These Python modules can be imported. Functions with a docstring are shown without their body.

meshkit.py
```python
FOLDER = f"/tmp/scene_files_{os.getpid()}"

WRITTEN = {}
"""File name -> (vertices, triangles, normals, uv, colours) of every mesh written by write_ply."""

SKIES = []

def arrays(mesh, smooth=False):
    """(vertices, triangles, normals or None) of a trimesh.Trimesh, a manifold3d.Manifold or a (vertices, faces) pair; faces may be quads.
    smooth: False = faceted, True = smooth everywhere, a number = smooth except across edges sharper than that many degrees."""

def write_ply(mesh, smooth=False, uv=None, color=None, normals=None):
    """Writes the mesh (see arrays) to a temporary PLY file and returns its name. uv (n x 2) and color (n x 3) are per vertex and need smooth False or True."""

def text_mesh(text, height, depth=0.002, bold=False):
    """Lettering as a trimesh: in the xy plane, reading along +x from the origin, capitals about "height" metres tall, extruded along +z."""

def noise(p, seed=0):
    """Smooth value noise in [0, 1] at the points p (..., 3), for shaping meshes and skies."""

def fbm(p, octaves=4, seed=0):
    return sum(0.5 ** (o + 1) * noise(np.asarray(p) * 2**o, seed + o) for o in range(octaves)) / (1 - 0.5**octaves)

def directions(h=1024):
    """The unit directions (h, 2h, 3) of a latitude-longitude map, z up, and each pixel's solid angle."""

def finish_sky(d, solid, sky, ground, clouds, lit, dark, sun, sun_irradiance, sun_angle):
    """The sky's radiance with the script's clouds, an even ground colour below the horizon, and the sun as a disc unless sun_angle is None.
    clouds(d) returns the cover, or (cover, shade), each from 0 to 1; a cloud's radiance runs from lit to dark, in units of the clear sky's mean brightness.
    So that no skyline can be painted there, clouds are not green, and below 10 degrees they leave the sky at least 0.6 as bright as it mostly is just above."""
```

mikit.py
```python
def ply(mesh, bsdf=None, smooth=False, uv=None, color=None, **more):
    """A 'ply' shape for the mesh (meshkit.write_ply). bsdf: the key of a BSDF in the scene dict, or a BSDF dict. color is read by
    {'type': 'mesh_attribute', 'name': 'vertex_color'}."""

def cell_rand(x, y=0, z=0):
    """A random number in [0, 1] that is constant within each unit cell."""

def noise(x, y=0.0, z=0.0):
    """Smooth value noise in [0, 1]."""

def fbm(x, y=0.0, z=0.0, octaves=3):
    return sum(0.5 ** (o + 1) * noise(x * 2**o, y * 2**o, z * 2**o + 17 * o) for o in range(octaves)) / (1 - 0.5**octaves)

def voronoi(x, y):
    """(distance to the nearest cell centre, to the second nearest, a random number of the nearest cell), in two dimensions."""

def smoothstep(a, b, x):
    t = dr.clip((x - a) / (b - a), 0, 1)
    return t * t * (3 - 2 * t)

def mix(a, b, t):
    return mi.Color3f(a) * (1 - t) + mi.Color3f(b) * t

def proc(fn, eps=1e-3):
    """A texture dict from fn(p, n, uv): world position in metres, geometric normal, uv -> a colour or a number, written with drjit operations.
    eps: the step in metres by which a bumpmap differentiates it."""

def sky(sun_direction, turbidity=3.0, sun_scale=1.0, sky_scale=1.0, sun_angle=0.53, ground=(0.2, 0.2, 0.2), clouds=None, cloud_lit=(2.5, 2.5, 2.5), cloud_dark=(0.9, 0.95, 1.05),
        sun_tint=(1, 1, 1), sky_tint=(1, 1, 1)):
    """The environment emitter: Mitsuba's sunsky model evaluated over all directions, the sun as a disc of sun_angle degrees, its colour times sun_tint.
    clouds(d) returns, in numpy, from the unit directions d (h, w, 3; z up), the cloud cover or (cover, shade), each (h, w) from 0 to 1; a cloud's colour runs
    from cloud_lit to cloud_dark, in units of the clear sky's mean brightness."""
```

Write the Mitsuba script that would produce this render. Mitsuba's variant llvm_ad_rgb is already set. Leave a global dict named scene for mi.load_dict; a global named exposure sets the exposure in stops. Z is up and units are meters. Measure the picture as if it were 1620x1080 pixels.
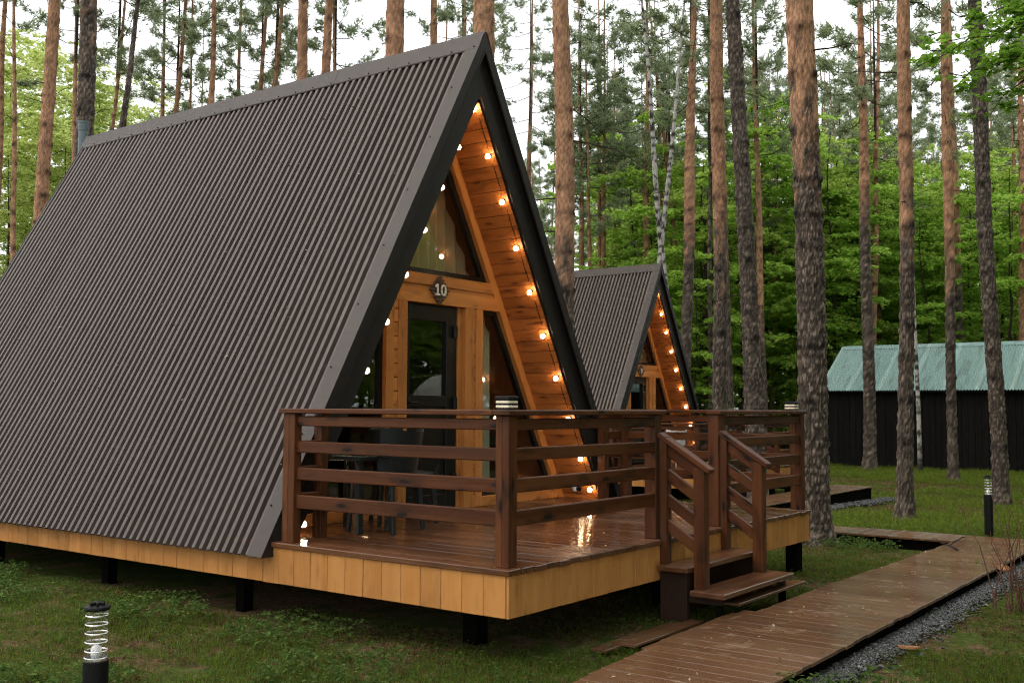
import math, random
import numpy as np, trimesh, mitsuba as mi, mikit, meshkit
import drjit as dr
from mikit import noise, fbm, voronoi, cell_rand, smoothstep, mix

scene, labels = {'type': 'scene'}, {}
T4 = mi.ScalarTransform4f
rng = np.random.default_rng(7)

# ------------------------------------------------------------------ camera, sky, exposure
CAM = np.array([-5.33971725, -4.00196160, 1.02088498])
YAW, PITCH, ROLL, FPX = 0.640921981, 0.0622762193, 0.00496479534, 1662.98941
_f = np.array([math.cos(YAW) * math.cos(PITCH), math.sin(YAW) * math.cos(PITCH), math.sin(PITCH)])
_r = np.cross(_f, [0, 0, 1]); _r /= np.linalg.norm(_r)
_u = np.cross(_r, _f)
_up = -math.sin(ROLL) * _r + math.cos(ROLL) * _u
FH = np.array([math.cos(YAW), math.sin(YAW)])
RH = np.array([math.sin(YAW), -math.cos(YAW)])
scene['camera'] = {'type': 'thinlens', 'fov': math.degrees(2 * math.atan(810 / FPX)), 'fov_axis': 'x',
                   'aperture_radius': 0.004, 'focus_distance': 9.5, 'near_clip': 0.05, 'far_clip': 2000.0,
                   'to_world': T4().look_at(origin=CAM.tolist(), target=(CAM + _f).tolist(), up=_up.tolist())}
exposure = 3.0
scene['sky'] = mikit.sky([-0.55, 0.35, 0.76], turbidity=4, sun_scale=0.12, sun_angle=24,
                         clouds=lambda d: (np.ones(d.shape[:2]), 0.35 * meshkit.fbm(d * 3.0, 3)),
                         cloud_lit=(2.2, 2.25, 2.28), cloud_dark=(1.6, 1.65, 1.72), ground=(0.06, 0.08, 0.04))
scene['sky']['sampling_weight'] = 14.0


# ------------------------------------------------------------------ names
_count = {}


def numbered(key):
    n = _count.get(key, 0)
    _count[key] = n + 1
    return key if n == 0 else f'{key}_{n:03d}'


def thing(name, label, cat, group=None, kind=None):
    key = numbered(name)
    labels[key] = {'label': label}
    if cat: labels[key]['category'] = cat
    if group: labels[key]['group'] = group
    if kind: labels[key]['kind'] = kind
    return key


def put(parent, name, mesh, bsdf, smooth=False, label=None, kind=None, uv=None, color=None, **more):
    key = numbered(f'{parent}__{name}')
    scene[key] = mikit.ply(mesh, bsdf, smooth=smooth, uv=uv, color=color, **more)
    if label or kind:
        labels[key] = {}
        if label: labels[key]['label'] = label
        if kind: labels[key]['kind'] = kind
    return key


def whole(name, mesh, bsdf, label, cat, group=None, kind=None, smooth=False, **more):
    key = thing(name, label, cat, group, kind)
    scene[key] = mikit.ply(mesh, bsdf, smooth=smooth, **more)
    return key


# ------------------------------------------------------------------ mesh helpers
def cat(parts):
    """parts: list of (v, f) -> (v, f)"""
    vs, fs, o = [], [], 0
    for v, f in parts:
        vs.append(v); fs.append(np.asarray(f) + o); o += len(v)
    return np.vstack(vs), np.vstack(fs)


def _cb_faces():
    pts = []
    for i in range(3):
        for s in np.ndindex(2, 2, 2):
            p = np.array([1.0 if b else -1.0 for b in s]); q = p * 0.8; q[i] = p[i]
            pts.append(q)
    pts = np.array(pts)
    h = trimesh.convex.convex_hull(pts)
    idx = [int(np.argmin(((pts - v) ** 2).sum(1))) for v in h.vertices]
    return np.array(idx)[h.faces]


CBF = _cb_faces()


def cbox(size, ch=0.004):
    """a box of the full size (3) with chamfered edges, centred; (24 v, 44 f)"""
    h = np.asarray(size, float) / 2
    ch = min(ch, h.min() * 0.45)
    v = []
    for i in range(3):
        for s in np.ndindex(2, 2, 2):
            p = np.array([1.0 if b else -1.0 for b in s]) * h
            q = np.sign(p) * (h - ch); q[i] = p[i]
            v.append(q)
    return np.array(v), CBF


def rot(axis, a):
    axis = np.asarray(axis, float) / np.linalg.norm(axis)
    K = np.array([[0, -axis[2], axis[1]], [axis[2], 0, -axis[0]], [-axis[1], axis[0], 0]])
    return np.eye(3) + math.sin(a) * K + (1 - math.cos(a)) * K @ K


def frame_to(d, up=(0, 0, 1)):
    """columns: x along d, then two axes"""
    d = np.asarray(d, float); d = d / np.linalg.norm(d)
    up = np.asarray(up, float)
    if abs(d @ up) > 0.98: up = np.array([1.0, 0, 0])
    b = np.cross(up, d); b /= np.linalg.norm(b)
    return np.stack([d, b, np.cross(d, b)], 1)


_board = [0]


def board_uv(v_local, axis=0):
    """u runs along the board's long axis, v across both other axes; +10 per board gives each its own grain"""
    _board[0] += 1
    k = _board[0] % 400
    o = [i for i in range(3) if i != axis]
    u = v_local[:, axis] + 3.7 * k
    w = v_local[:, o[0]] + v_local[:, o[1]] * 0.93
    return np.stack([u, w + 10 * k + 5], 1)


def plank(parent, name, a, b, w, t, bsdf, up=(0, 0, 1), ch=0.004, **kw):
    """a board from a to b (centre line), width w across up-normal, thickness t along 'up'"""
    a, b = np.asarray(a, float), np.asarray(b, float)
    L = np.linalg.norm(b - a)
    v, f = cbox((L, w, t), ch)
    M = frame_to(b - a, up)
    return put(parent, name, ((v @ M.T) + (a + b) / 2, f), bsdf, uv=board_uv(v), **kw)


def box(parent, name, lo, hi, bsdf, ch=0.004, axis=None, tilt=0.0, **kw):
    lo, hi = np.asarray(lo, float), np.asarray(hi, float)
    s = hi - lo
    v, f = cbox(s, ch)
    ax = int(np.argmax(s)) if axis is None else axis
    uv = board_uv(v, ax)
    if tilt: v = v @ rot(np.eye(3)[ax], tilt).T
    return put(parent, name, (v + (lo + hi) / 2, f), bsdf, uv=uv, **kw)


def hexa(corners):
    """8 corners: bottom ring 0-3, top ring 4-7 (same order)"""
    f = np.array([[0, 2, 1], [0, 3, 2], [4, 5, 6], [4, 6, 7], [0, 1, 5], [0, 5, 4], [1, 2, 6], [1, 6, 5], [2, 3, 7], [2, 7, 6], [3, 0, 4], [3, 4, 7]])
    v = np.asarray(corners, float)
    m = trimesh.Trimesh(v, f, process=False)
    if m.volume < 0: f = f[:, ::-1]
    return v, f


def tube(points, radii, sides=8, caps=True):
    p = np.asarray(points, float)
    r = np.broadcast_to(np.asarray(radii, float), (len(p),))
    t = np.gradient(p, axis=0); t /= np.linalg.norm(t, axis=1, keepdims=True) + 1e-12
    ref = np.array([0, 0, 1.0]) if abs(t[:, 2]).mean() < 0.8 else np.array([1.0, 0, 0])
    a = np.cross(t, ref); a /= np.linalg.norm(a, axis=1, keepdims=True) + 1e-12
    b = np.cross(t, a)
    th = np.arange(sides) * 2 * math.pi / sides
    v = p[:, None] + r[:, None, None] * (np.cos(th)[None, :, None] * a[:, None] + np.sin(th)[None, :, None] * b[:, None])
    n = len(p)
    i, j = np.meshgrid(np.arange(n - 1), np.arange(sides), indexing='ij')
    i, j = i.ravel(), j.ravel(); k = (j + 1) % sides
    f = np.vstack([np.stack([i * sides + j, i * sides + k, (i + 1) * sides + k], 1), np.stack([i * sides + j, (i + 1) * sides + k, (i + 1) * sides + j], 1)])
    v = v.reshape(-1, 3)
    if caps:
        m = len(v)
        v = np.vstack([v, p[:1], p[-1:]])
        j = np.arange(sides); k = (j + 1) % sides
        f = np.vstack([f, np.stack([j * 0 + m, k, j], 1), np.stack([j * 0 + m + 1, (n - 1) * sides + j, (n - 1) * sides + k], 1)])
    return v, f


def lathe(profile, sides=24, at=(0, 0, 0)):
    """profile: (r, z) list, bottom to top"""
    pr = np.asarray(profile, float)
    th = np.arange(sides) * 2 * math.pi / sides
    v = np.stack([pr[:, None, 0] * np.cos(th), pr[:, None, 0] * np.sin(th), np.repeat(pr[:, 1:2], sides, 1)], -1).reshape(-1, 3)
    n = len(pr)
    i, j = np.meshgrid(np.arange(n - 1), np.arange(sides), indexing='ij')
    i, j = i.ravel(), j.ravel(); k = (j + 1) % sides
    f = np.vstack([np.stack([i * sides + j, i * sides + k, (i + 1) * sides + k], 1), np.stack([i * sides + j, (i + 1) * sides + k, (i + 1) * sides + j], 1)])
    return v + np.asarray(at, float), f


def sphere(r, at, n=1):
    m = trimesh.creation.icosphere(subdivisions=n, radius=r)
    return np.array(m.vertices) + np.asarray(at, float), np.array(m.faces)


def extrude(poly, axis_map):
    """poly: 2D points (convex); axis_map(p2, t in 0/1) -> 3D point"""
    n = len(poly)
    v = np.array([axis_map(p, 0) for p in poly] + [axis_map(p, 1) for p in poly], float)
    f = [[0, i, i + 1] for i in range(1, n - 1)] + [[n, n + i + 1, n + i] for i in range(1, n - 1)]
    for i in range(n):
        k = (i + 1) % n
        f += [[i, n + i, n + k], [i, n + k, k]]
    f = np.array(f)
    if trimesh.Trimesh(v, f, process=False).volume < 0: f = f[:, ::-1]
    return v, f


# ------------------------------------------------------------------ materials
def rgb(*c): return {'type': 'rgb', 'value': list(c)}


def two(d): return {'type': 'twosided', 'bsdf': d}


def bumped(d, fn, scale, eps=1e-3):
    return {'type': 'bumpmap', 'arbitrary': mikit.proc(fn, eps), 'scale': scale, 'bsdf': d}


def wood_fn(dark, mid, light, knots=0.6, tone=0.35):
    def fn(p, n, uv):
        k = dr.floor(uv.y / 10)
        u, v = uv.x, uv.y - 10 * k
        wob = noise(u * 2.2, v * 9, k) * 0.03
        g = noise(u * 1.6 + k, (v + wob) * 75, k * 0.37) * 0.6 + noise(u * 7, (v + wob) * 230, k) * 0.4
        broad = noise(u * 0.9, v * 14, k * 1.7)
        d1, d2, w = voronoi(u * 2.3 + k * 3.1, v * 8.0)
        kn = (1 - smoothstep(0.05, 0.15, d1)) * dr.select(w < 0.45, 1.0, 0.0) * knots
        halo = (1 - smoothstep(0.1, 0.4, d1)) * dr.select(w < 0.45, 1.0, 0.0) * knots * 0.35
        c = mix(mid, light, smoothstep(0.25, 0.85, broad * 0.5 + g * 0.5))
        c = mix(c, dark, dr.clip(kn + halo + smoothstep(0.52, 0.9, g) * 0.5, 0, 1))
        c = mix(c, mi.Color3f(dark) * 0.6 + c * 0.4, smoothstep(0.54, 0.74, fbm(u * 4.5, v * 16, k * 2.3, 3)) * knots * 1.1)
        return c * (1 - tone / 2 + tone * cell_rand(k, 3))
    return fn


def grain_bump(p, n, uv):
    k = dr.floor(uv.y / 10)
    return noise(uv.x * 4, (uv.y - 10 * k) * 160, k)


def wood(dark, mid, light, rough, spec=0.4, knots=0.6, tone=0.35, bump=0.0006, coat=0.0):
    d = {'type': 'principled', 'base_color': mikit.proc(wood_fn(dark, mid, light, knots, tone)), 'roughness': rough, 'specular': spec}
    if coat: d['clearcoat'] = coat; d['clearcoat_gloss'] = 0.85
    return bumped(d, grain_bump, bump)


scene['stained_wood'] = wood((0.12, 0.035, 0.012), (0.40, 0.150, 0.036), (0.50, 0.205, 0.052), 0.5, 0.35, knots=0.35, tone=0.22)
scene['honey_wood'] = wood((0.24, 0.095, 0.02), (0.385, 0.166, 0.043), (0.45, 0.212, 0.066), 0.65, 0.2, knots=0.35, tone=0.2)
scene['soffit_wood'] = wood((0.12, 0.03, 0.010), (0.33, 0.105, 0.026), (0.42, 0.145, 0.036), 0.42, 0.3, knots=0.7, tone=0.3)
scene['rail_wood'] = wood((0.012, 0.006, 0.004), (0.060, 0.0180, 0.0062), (0.122, 0.042, 0.0135), 0.42, 0.2, knots=0.75, tone=0.4)
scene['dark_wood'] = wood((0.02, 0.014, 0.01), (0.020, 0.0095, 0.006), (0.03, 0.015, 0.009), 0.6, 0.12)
scene['dark_timber'] = two({'type': 'principled', 'base_color': rgb(0.004, 0.0035, 0.003), 'roughness': 0.95, 'specular': 0.02})


def wet(p, n, uv):
    w = fbm(p.x * 1.3, p.y * 1.7, p.z, 3)
    return dr.lerp(mi.Float(0.06), mi.Float(0.27), smoothstep(0.42, 0.62, w))


scene['deck_wood'] = bumped({'type': 'principled', 'base_color': mikit.proc(wood_fn((0.02, 0.008, 0.004), (0.070, 0.027, 0.012), (0.115, 0.050, 0.024), 0.4, 0.5)),
                             'roughness': mikit.proc(wet), 'specular': 0.45}, grain_bump, 0.0008)


def wet2(p, n, uv):
    return dr.lerp(mi.Float(0.07), mi.Float(0.20), smoothstep(0.35, 0.65, fbm(p.x * 2.2, p.y * 0.7, p.z, 3)))


def comp_fn(p, n, uv):
    k = dr.floor(uv.y / 10)
    u, v = uv.x, uv.y - 10 * k
    groove = 0.5 + 0.5 * dr.sin(v * 2 * math.pi / 0.012)
    blot = fbm(p.x * 1.1, p.y * 0.5, 3.0, 3)
    c = mix((0.095, 0.045, 0.022), (0.145, 0.076, 0.040), smoothstep(0.3, 0.7, blot))
    c = c * (0.88 + 0.24 * cell_rand(k, 5)) * (0.9 + 0.1 * groove)
    dirt = smoothstep(0.66, 0.74, fbm(p.x * 9, p.y * 9, 1.0, 3))
    return mix(c, (0.30, 0.21, 0.14), dirt * 0.25)


def comp_bump(p, n, uv):
    k = dr.floor(uv.y / 10)
    return 0.5 + 0.5 * dr.sin((uv.y - 10 * k) * 2 * math.pi / 0.012)


scene['composite'] = bumped({'type': 'principled', 'base_color': mikit.proc(comp_fn), 'roughness': mikit.proc(wet2), 'specular': 0.5}, comp_bump, 0.0003)


def metal_fn(p, n, uv):
    st = fbm(p.y * 6, p.z * 0.8, p.x * 0.5, 3)
    c = mix((0.053, 0.038, 0.032), (0.079, 0.058, 0.049), st)
    spot = smoothstep(0.72, 0.8, fbm(p.y * 22, p.z * 14, 2.0, 2))
    return mix(c, (0.12, 0.10, 0.085), spot * 0.3)


scene['roof_metal'] = two({'type': 'principled', 'base_color': mikit.proc(metal_fn), 'roughness': 0.42, 'specular': 0.45})
scene['flash_metal'] = two({'type': 'principled', 'base_color': rgb(0.046, 0.036, 0.032), 'roughness': 0.48, 'specular': 0.35})
scene['trim_metal'] = two({'type': 'principled', 'base_color': rgb(0.019, 0.015, 0.0135), 'roughness': 0.5, 'specular': 0.25})
scene['black_plastic'] = two({'type': 'principled', 'base_color': rgb(0.006, 0.006, 0.006), 'roughness': 0.4, 'specular': 0.25})
scene['black_paint'] = two({'type': 'principled', 'base_color': rgb(0.005, 0.005, 0.0055), 'roughness': 0.5, 'specular': 0.2})
scene['rattan'] = two({'type': 'principled', 'base_color': rgb(0.013, 0.016, 0.016), 'roughness': 0.5, 'specular': 0.3})
scene['white_plastic'] = two({'type': 'principled', 'base_color': rgb(0.72, 0.72, 0.72), 'roughness': 0.35, 'specular': 0.5})
scene['cream'] = two({'type': 'principled', 'base_color': rgb(0.68, 0.60, 0.46), 'roughness': 0.5})
scene['steel'] = two({'type': 'roughconductor', 'material': 'Al', 'alpha': 0.12})
scene['grey_pipe'] = two({'type': 'principled', 'base_color': rgb(0.11, 0.14, 0.155), 'roughness': 0.5, 'specular': 0.4})
scene['glass'] = {'type': 'thindielectric', 'int_ior': 1.52}
scene['curtain'] = two({'type': 'principled', 'base_color': rgb(0.30, 0.25, 0.14), 'roughness': 0.9, 'specular': 0.1})
scene['curtain_pale'] = two({'type': 'principled', 'base_color': rgb(0.26, 0.28, 0.19), 'roughness': 0.9, 'specular': 0.1})
scene['lamp_glass'] = {'type': 'thindielectric', 'int_ior': 1.45}
scene['bulb_glow'] = {'type': 'diffuse', 'reflectance': rgb(0.8, 0.7, 0.5)}
scene['cable_black'] = {'type': 'diffuse', 'reflectance': rgb(0.015, 0.013, 0.012)}
scene['bark'] = bumped({'type': 'principled', 'base_color': {'type': 'mesh_attribute', 'name': 'vertex_color'}, 'roughness': 0.85, 'specular': 0.2},
                       lambda p, n, uv: fbm(p.x * 38, p.y * 38, p.z * 13, 3), 0.012, 3e-3)
scene['twig'] = {'type': 'diffuse', 'reflectance': rgb(0.045, 0.034, 0.028)}
scene['leaf'] = {'type': 'principledthin', 'base_color': {'type': 'mesh_attribute', 'name': 'vertex_color'}, 'roughness': 0.5, 'diff_trans': 1.45, 'spec_trans': 0.0, 'eta': 1.35}
scene['needle'] = {'type': 'principledthin', 'base_color': {'type': 'mesh_attribute', 'name': 'vertex_color'}, 'roughness': 0.6, 'diff_trans': 1.3, 'spec_trans': 0.0, 'eta': 1.3}
scene['matte_color'] = two({'type': 'diffuse', 'reflectance': {'type': 'mesh_attribute', 'name': 'vertex_color'}})


def ground_fn(p, n, uv):
    a = fbm(p.x * 0.6, p.y * 0.6, 0.0, 4)
    b = fbm(p.x * 7, p.y * 7, 1.0, 4)
    c = fbm(p.x * 45, p.y * 45, 2.0, 2)
    green = mix((0.040, 0.058, 0.014), (0.075, 0.100, 0.026), b)
    dirt = mix((0.075, 0.050, 0.030), (0.150, 0.098, 0.060), c)
    return mix(green, dirt, smoothstep(0.46, 0.62, a * 0.55 + b * 0.45)) * (0.75 + 0.5 * c)


scene['soil'] = bumped({'type': 'diffuse', 'reflectance': mikit.proc(ground_fn)}, lambda p, n, uv: fbm(p.x * 30, p.y * 30, 0.0, 3), 0.02, 4e-3)


def shed_roof_fn(p, n, uv):
    sheet = cell_rand(dr.floor(p.y / 1.02), 7)
    edge = dr.abs(p.y / 1.02 - dr.floor(p.y / 1.02) - 0.5)
    a = fbm(p.y * 2.2, p.z * 3.5, 0.0, 4)
    c = mix((0.150, 0.245, 0.230), (0.210, 0.315, 0.295), sheet * 0.6 + 0.4 * a)
    st = smoothstep(0.5, 0.72, fbm(p.y * 9, p.z * 2.0, 4.0, 3))
    c = mix(c, (0.10, 0.15, 0.13), st * 0.55)
    return mix(c, (0.30, 0.42, 0.39), smoothstep(0.40, 0.48, edge) * 0.55)


scene['shed_sheet'] = two({'type': 'principled', 'base_color': mikit.proc(shed_roof_fn), 'roughness': 0.6, 'specular': 0.3})
scene['tarred_wood'] = wood((0.003, 0.003, 0.003), (0.006, 0.0055, 0.0055), (0.009, 0.008, 0.008), 0.8, 0.1)
scene['stone'] = {'type': 'principled', 'base_color': {'type': 'mesh_attribute', 'name': 'vertex_color'}, 'roughness': 0.4, 'specular': 0.5}


# ------------------------------------------------------------------ terrain
def ss(a, b, x):
    t = np.clip((np.asarray(x, float) - a) / (b - a), 0, 1)
    return t * t * (3 - 2 * t)


def ground_z(x, y):
    x, y = np.asarray(x, float), np.asarray(y, float)
    D = (x - CAM[0]) * FH[0] + (y - CAM[1]) * FH[1]
    return -0.62 - 0.30 * ss(12, 24, D)


def build_ground():
    rad = np.concatenate([[0.0], np.geomspace(0.6, 700, 150)])
    th = np.linspace(0, 2 * math.pi, 181)[:-1]
    R, TH = np.meshgrid(rad, th, indexing='ij')
    x, y = CAM[0] + R * np.cos(TH), CAM[1] + R * np.sin(TH)
    p = np.stack([x, y, 0 * x], -1)
    bump = (meshkit.fbm(p * 0.9, 3, 3) - 0.5) * 0.07 + (meshkit.fbm(p * 4.0, 2, 5) - 0.5) * 0.03
    flat = np.exp(-np.maximum(0, np.abs(y + 1.15) - 0.7) * 4) * ((x > -9) & (x < 9))      # level under the boardwalk
    z = ground_z(x, y) + bump * (1 - 0.8 * flat) - 0.02
    v = np.stack([x, y, z], -1).reshape(-1, 3)
    n, m = R.shape
    i, j = np.meshgrid(np.arange(n - 1), np.arange(m), indexing='ij')
    i, j = i.ravel(), j.ravel(); k = (j + 1) % m
    f = np.vstack([np.stack([i * m + j, (i + 1) * m + j, (i + 1) * m + k], 1), np.stack([i * m + j, (i + 1) * m + k, i * m + k], 1)])
    scene['ground'] = mikit.ply((v, f), 'soil', smooth=True)
    labels['ground'] = {'label': 'mossy forest lawn floor with brown litter patches', 'kind': 'structure'}


build_ground()

# ------------------------------------------------------------------ the A-frame cabin
XC, ZA, SL = 2.543, 4.66, 0.555           # ridge centre, ridge height, half width per metre of drop
CO = math.hypot(1, SL)
YG, YB, YF = 2.22, 9.12, 2.78             # verge, back of roof, front wall


def slant(side, o0, o1, y0, y1, zb, zt=None, zb1=None):
    """a member along the roof slope between horizontal offsets o0 < o1 inside the roof plane; mitred at the ridge"""
    c = []
    for top in (0, 1):
        for (o, y) in ((o0, y0), (o1, y0), (o1, y1), (o0, y1)):
            z = (ZA - o / SL) if (top and zt is None) else (zt if top else (zb if (zb1 is None or o == o0) else zb1))
            x = XC + side * (SL * (ZA - z) - o)
            c.append((x, y, z))
    return hexa(c)


def slant_uv(mesh, side):
    v = mesh[0]
    u = (ZA - v[:, 2]) * CO
    w = (SL * (ZA - v[:, 2]) - side * (v[:, 0] - XC)) / CO + v[:, 1]
    _board[0] += 1; k = _board[0] % 400
    return np.stack([u + 3.1 * k, w + 10 * k + 4], 1)


def roof_point(side, s, h, y):
    """s metres down the slope from the ridge, h above the roof plane"""
    return np.array([XC + side * (s * SL / CO + h / CO), y, ZA - s / CO + h * SL / CO])


def build_cabin(number, label):
    C = thing('a_frame_cabin', label, 'cabin')
    R = f'{C}__roof'
    r2 = np.random.default_rng(number)
    S_END = (ZA + 0.10) * CO
    # slabs under the sheets
    for side in (-1, 1):
        put(C, 'roof_core', slant(side, 0.060, 0.335, YG + 0.11, YB - 0.03, -0.08), 'dark_timber')
    # ribbed sheets
    n_sheet, ribs = 8, 9
    wdt = (YB - (YG + 0.12)) / n_sheet
    pit = wdt / ribs
    for side in (-1, 1):
        for k in range(n_sheet):
            y0 = YG + 0.12 + k * wdt
            prof = []
            for i in range(ribs):
                a = y0 + i * pit
                j = r2.normal(0, 0.0012, 2)
                prof += [(a, -0.043), (a + pit * 0.34, -0.043), (a + pit * 0.43, 0.0 + j[0]), (a + pit * 0.84, 0.0 + j[1])]
            prof.append((y0 + ribs * pit + 0.004, -0.0425))
            rows = []
            for s in np.linspace(0.03, S_END, 9):
                sag = 0.0015 * math.sin(s * 3 + k * 1.3)
                rows.append([roof_point(side, s, h + (0.0015 if k % 2 else 0) + sag, y) for y, h in prof])
            v = np.array(rows); nr, m = v.shape[:2]
            i, j = np.meshgrid(np.arange(nr - 1), np.arange(m - 1), indexing='ij'); i, j = i.ravel(), j.ravel()
            f = np.vstack([np.stack([i * m + j, i * m + j + 1, (i + 1) * m + j + 1], 1), np.stack([i * m + j, (i + 1) * m + j + 1, (i + 1) * m + j], 1)])
            if side > 0: f = f[:, ::-1]
            put(R, 'panel', (v.reshape(-1, 3), f), 'roof_metal')
    # ridge cap: two bent wings with a small turned lip
    for k, (ya, yb) in enumerate(((YG - 0.004, 4.25), (4.22, 6.5), (6.47, YB + 0.02))):
        parts = []
        for side in (-1, 1):
            h = 0.010 + 0.002 * (k % 2)
            q = [roof_point(side, s, hh, y) for y in (ya, yb) for s, hh in ((0.0, h + 0.012), (0.205, h), (0.215, h - 0.008))]
            v = np.array(q)
            parts.append((v, np.array([[0, 1, 4], [0, 4, 3], [1, 2, 5], [1, 5, 4]])))
        put(R, 'ridge_cap', cat(parts), 'flash_metal')
    # verge flashing: flat strip on the slope, face in the gable plane, rolled bead
    for side in (-1, 1):
        z0 = -0.11
        segs = [(0.0, 2.6), (2.585, S_END + 0.01)]
        for a, b in segs:
            v = np.array([roof_point(side, s, 0.007 + (0.002 if a == 0 else 0), y) for s in (max(a, 0.02), b) for y in (YG, YG + 0.165)])
            put(R, 'verge_flashing', (v, np.array([[0, 1, 3], [0, 3, 2]])), 'flash_metal')
        put(R, 'verge_face', slant(side, -0.008, 0.098, YG, YG + 0.006, z0), 'trim_metal')
        put(R, 'verge_bead', slant(side, 0.098, 0.109, YG - 0.006, YG + 0.012, z0), 'trim_metal')
        put(R, 'barge_board', slant(side, 0.06, 0.335, YG + 0.055, YG + 0.085, z0 + 0.0), 'trim_metal')
        # back verge
        put(R, 'verge_face', slant(side, -0.006, 0.36, YB - 0.02, YB, z0), 'trim_metal')
    # screws
    pts = []
    for side in (-1, 1):
        for y in np.arange(YG + 0.06, YB, pit * 3.01): pts.append((roof_point(side, 0.185, 0.012, y), side))
        for s in np.arange(0.7, S_END, 0.62):
            pts.append((roof_point(side, s, 0.010, YG + 0.13), side))
            for y in np.arange(YG + 0.5, YB, pit * 5.0):
                if r2.random() < 0.5: pts.append((roof_point(side, s + r2.normal(0, 0.05), -0.016, y + r2.choice([0.0, 0.3])), side))
    parts = []
    for p, side in pts:
        M = frame_to(roof_point(side, 0, 1, 0) - roof_point(side, 0, 0, 0))
        v, f = tube([(0, 0, 0), (0, 0, 0.004), (0, 0, 0.010)], [0.008, 0.0075, 0.0045], 6)
        parts.append((v[:, [2, 0, 1]] @ M.T + p, f))
    put(R, 'screw', cat(parts), 'black_paint', kind='stuff')

    # soffit planks (verge to front wall)
    s0, pitch = 0.60, 0.129
    for side in (-1, 1):
        n = int((ZA * CO - 0.05 - s0) / pitch)
        for i in range(n):
            a, b = s0 + i * pitch, s0 + (i + 1) * pitch - 0.006
            h = -0.36 / CO
            c = []
            for hh in (h, h + 0.014):
                for s, y in ((a, YG + 0.087), (b, YG + 0.087), (b, YF + 0.16), (a, YF + 0.16)):
                    d = -0.004 if hh == h and False else 0
                    c.append(roof_point(side, s, hh + d, y))
            m = hexa(c)
            v = m[0]; loc = np.stack([v[:, 1], (ZA - v[:, 2]) * CO, v[:, 0] * 0.2], 1)
            put(C + '__soffit', 'plank', m, 'soffit_wood', uv=board_uv(loc, 0))
    W = f'{C}__front_wall'

    def xin(z, off): return SL * (ZA - z) - off      # half width inside at height z

    # rafters of the front wall
    for side in (-1, 1):
        m = slant(side, 0.362, 0.475, YF, YF + 0.10, 0.0)
        put(W, 'rafter', m, 'stained_wood', uv=slant_uv(m, side))

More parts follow.
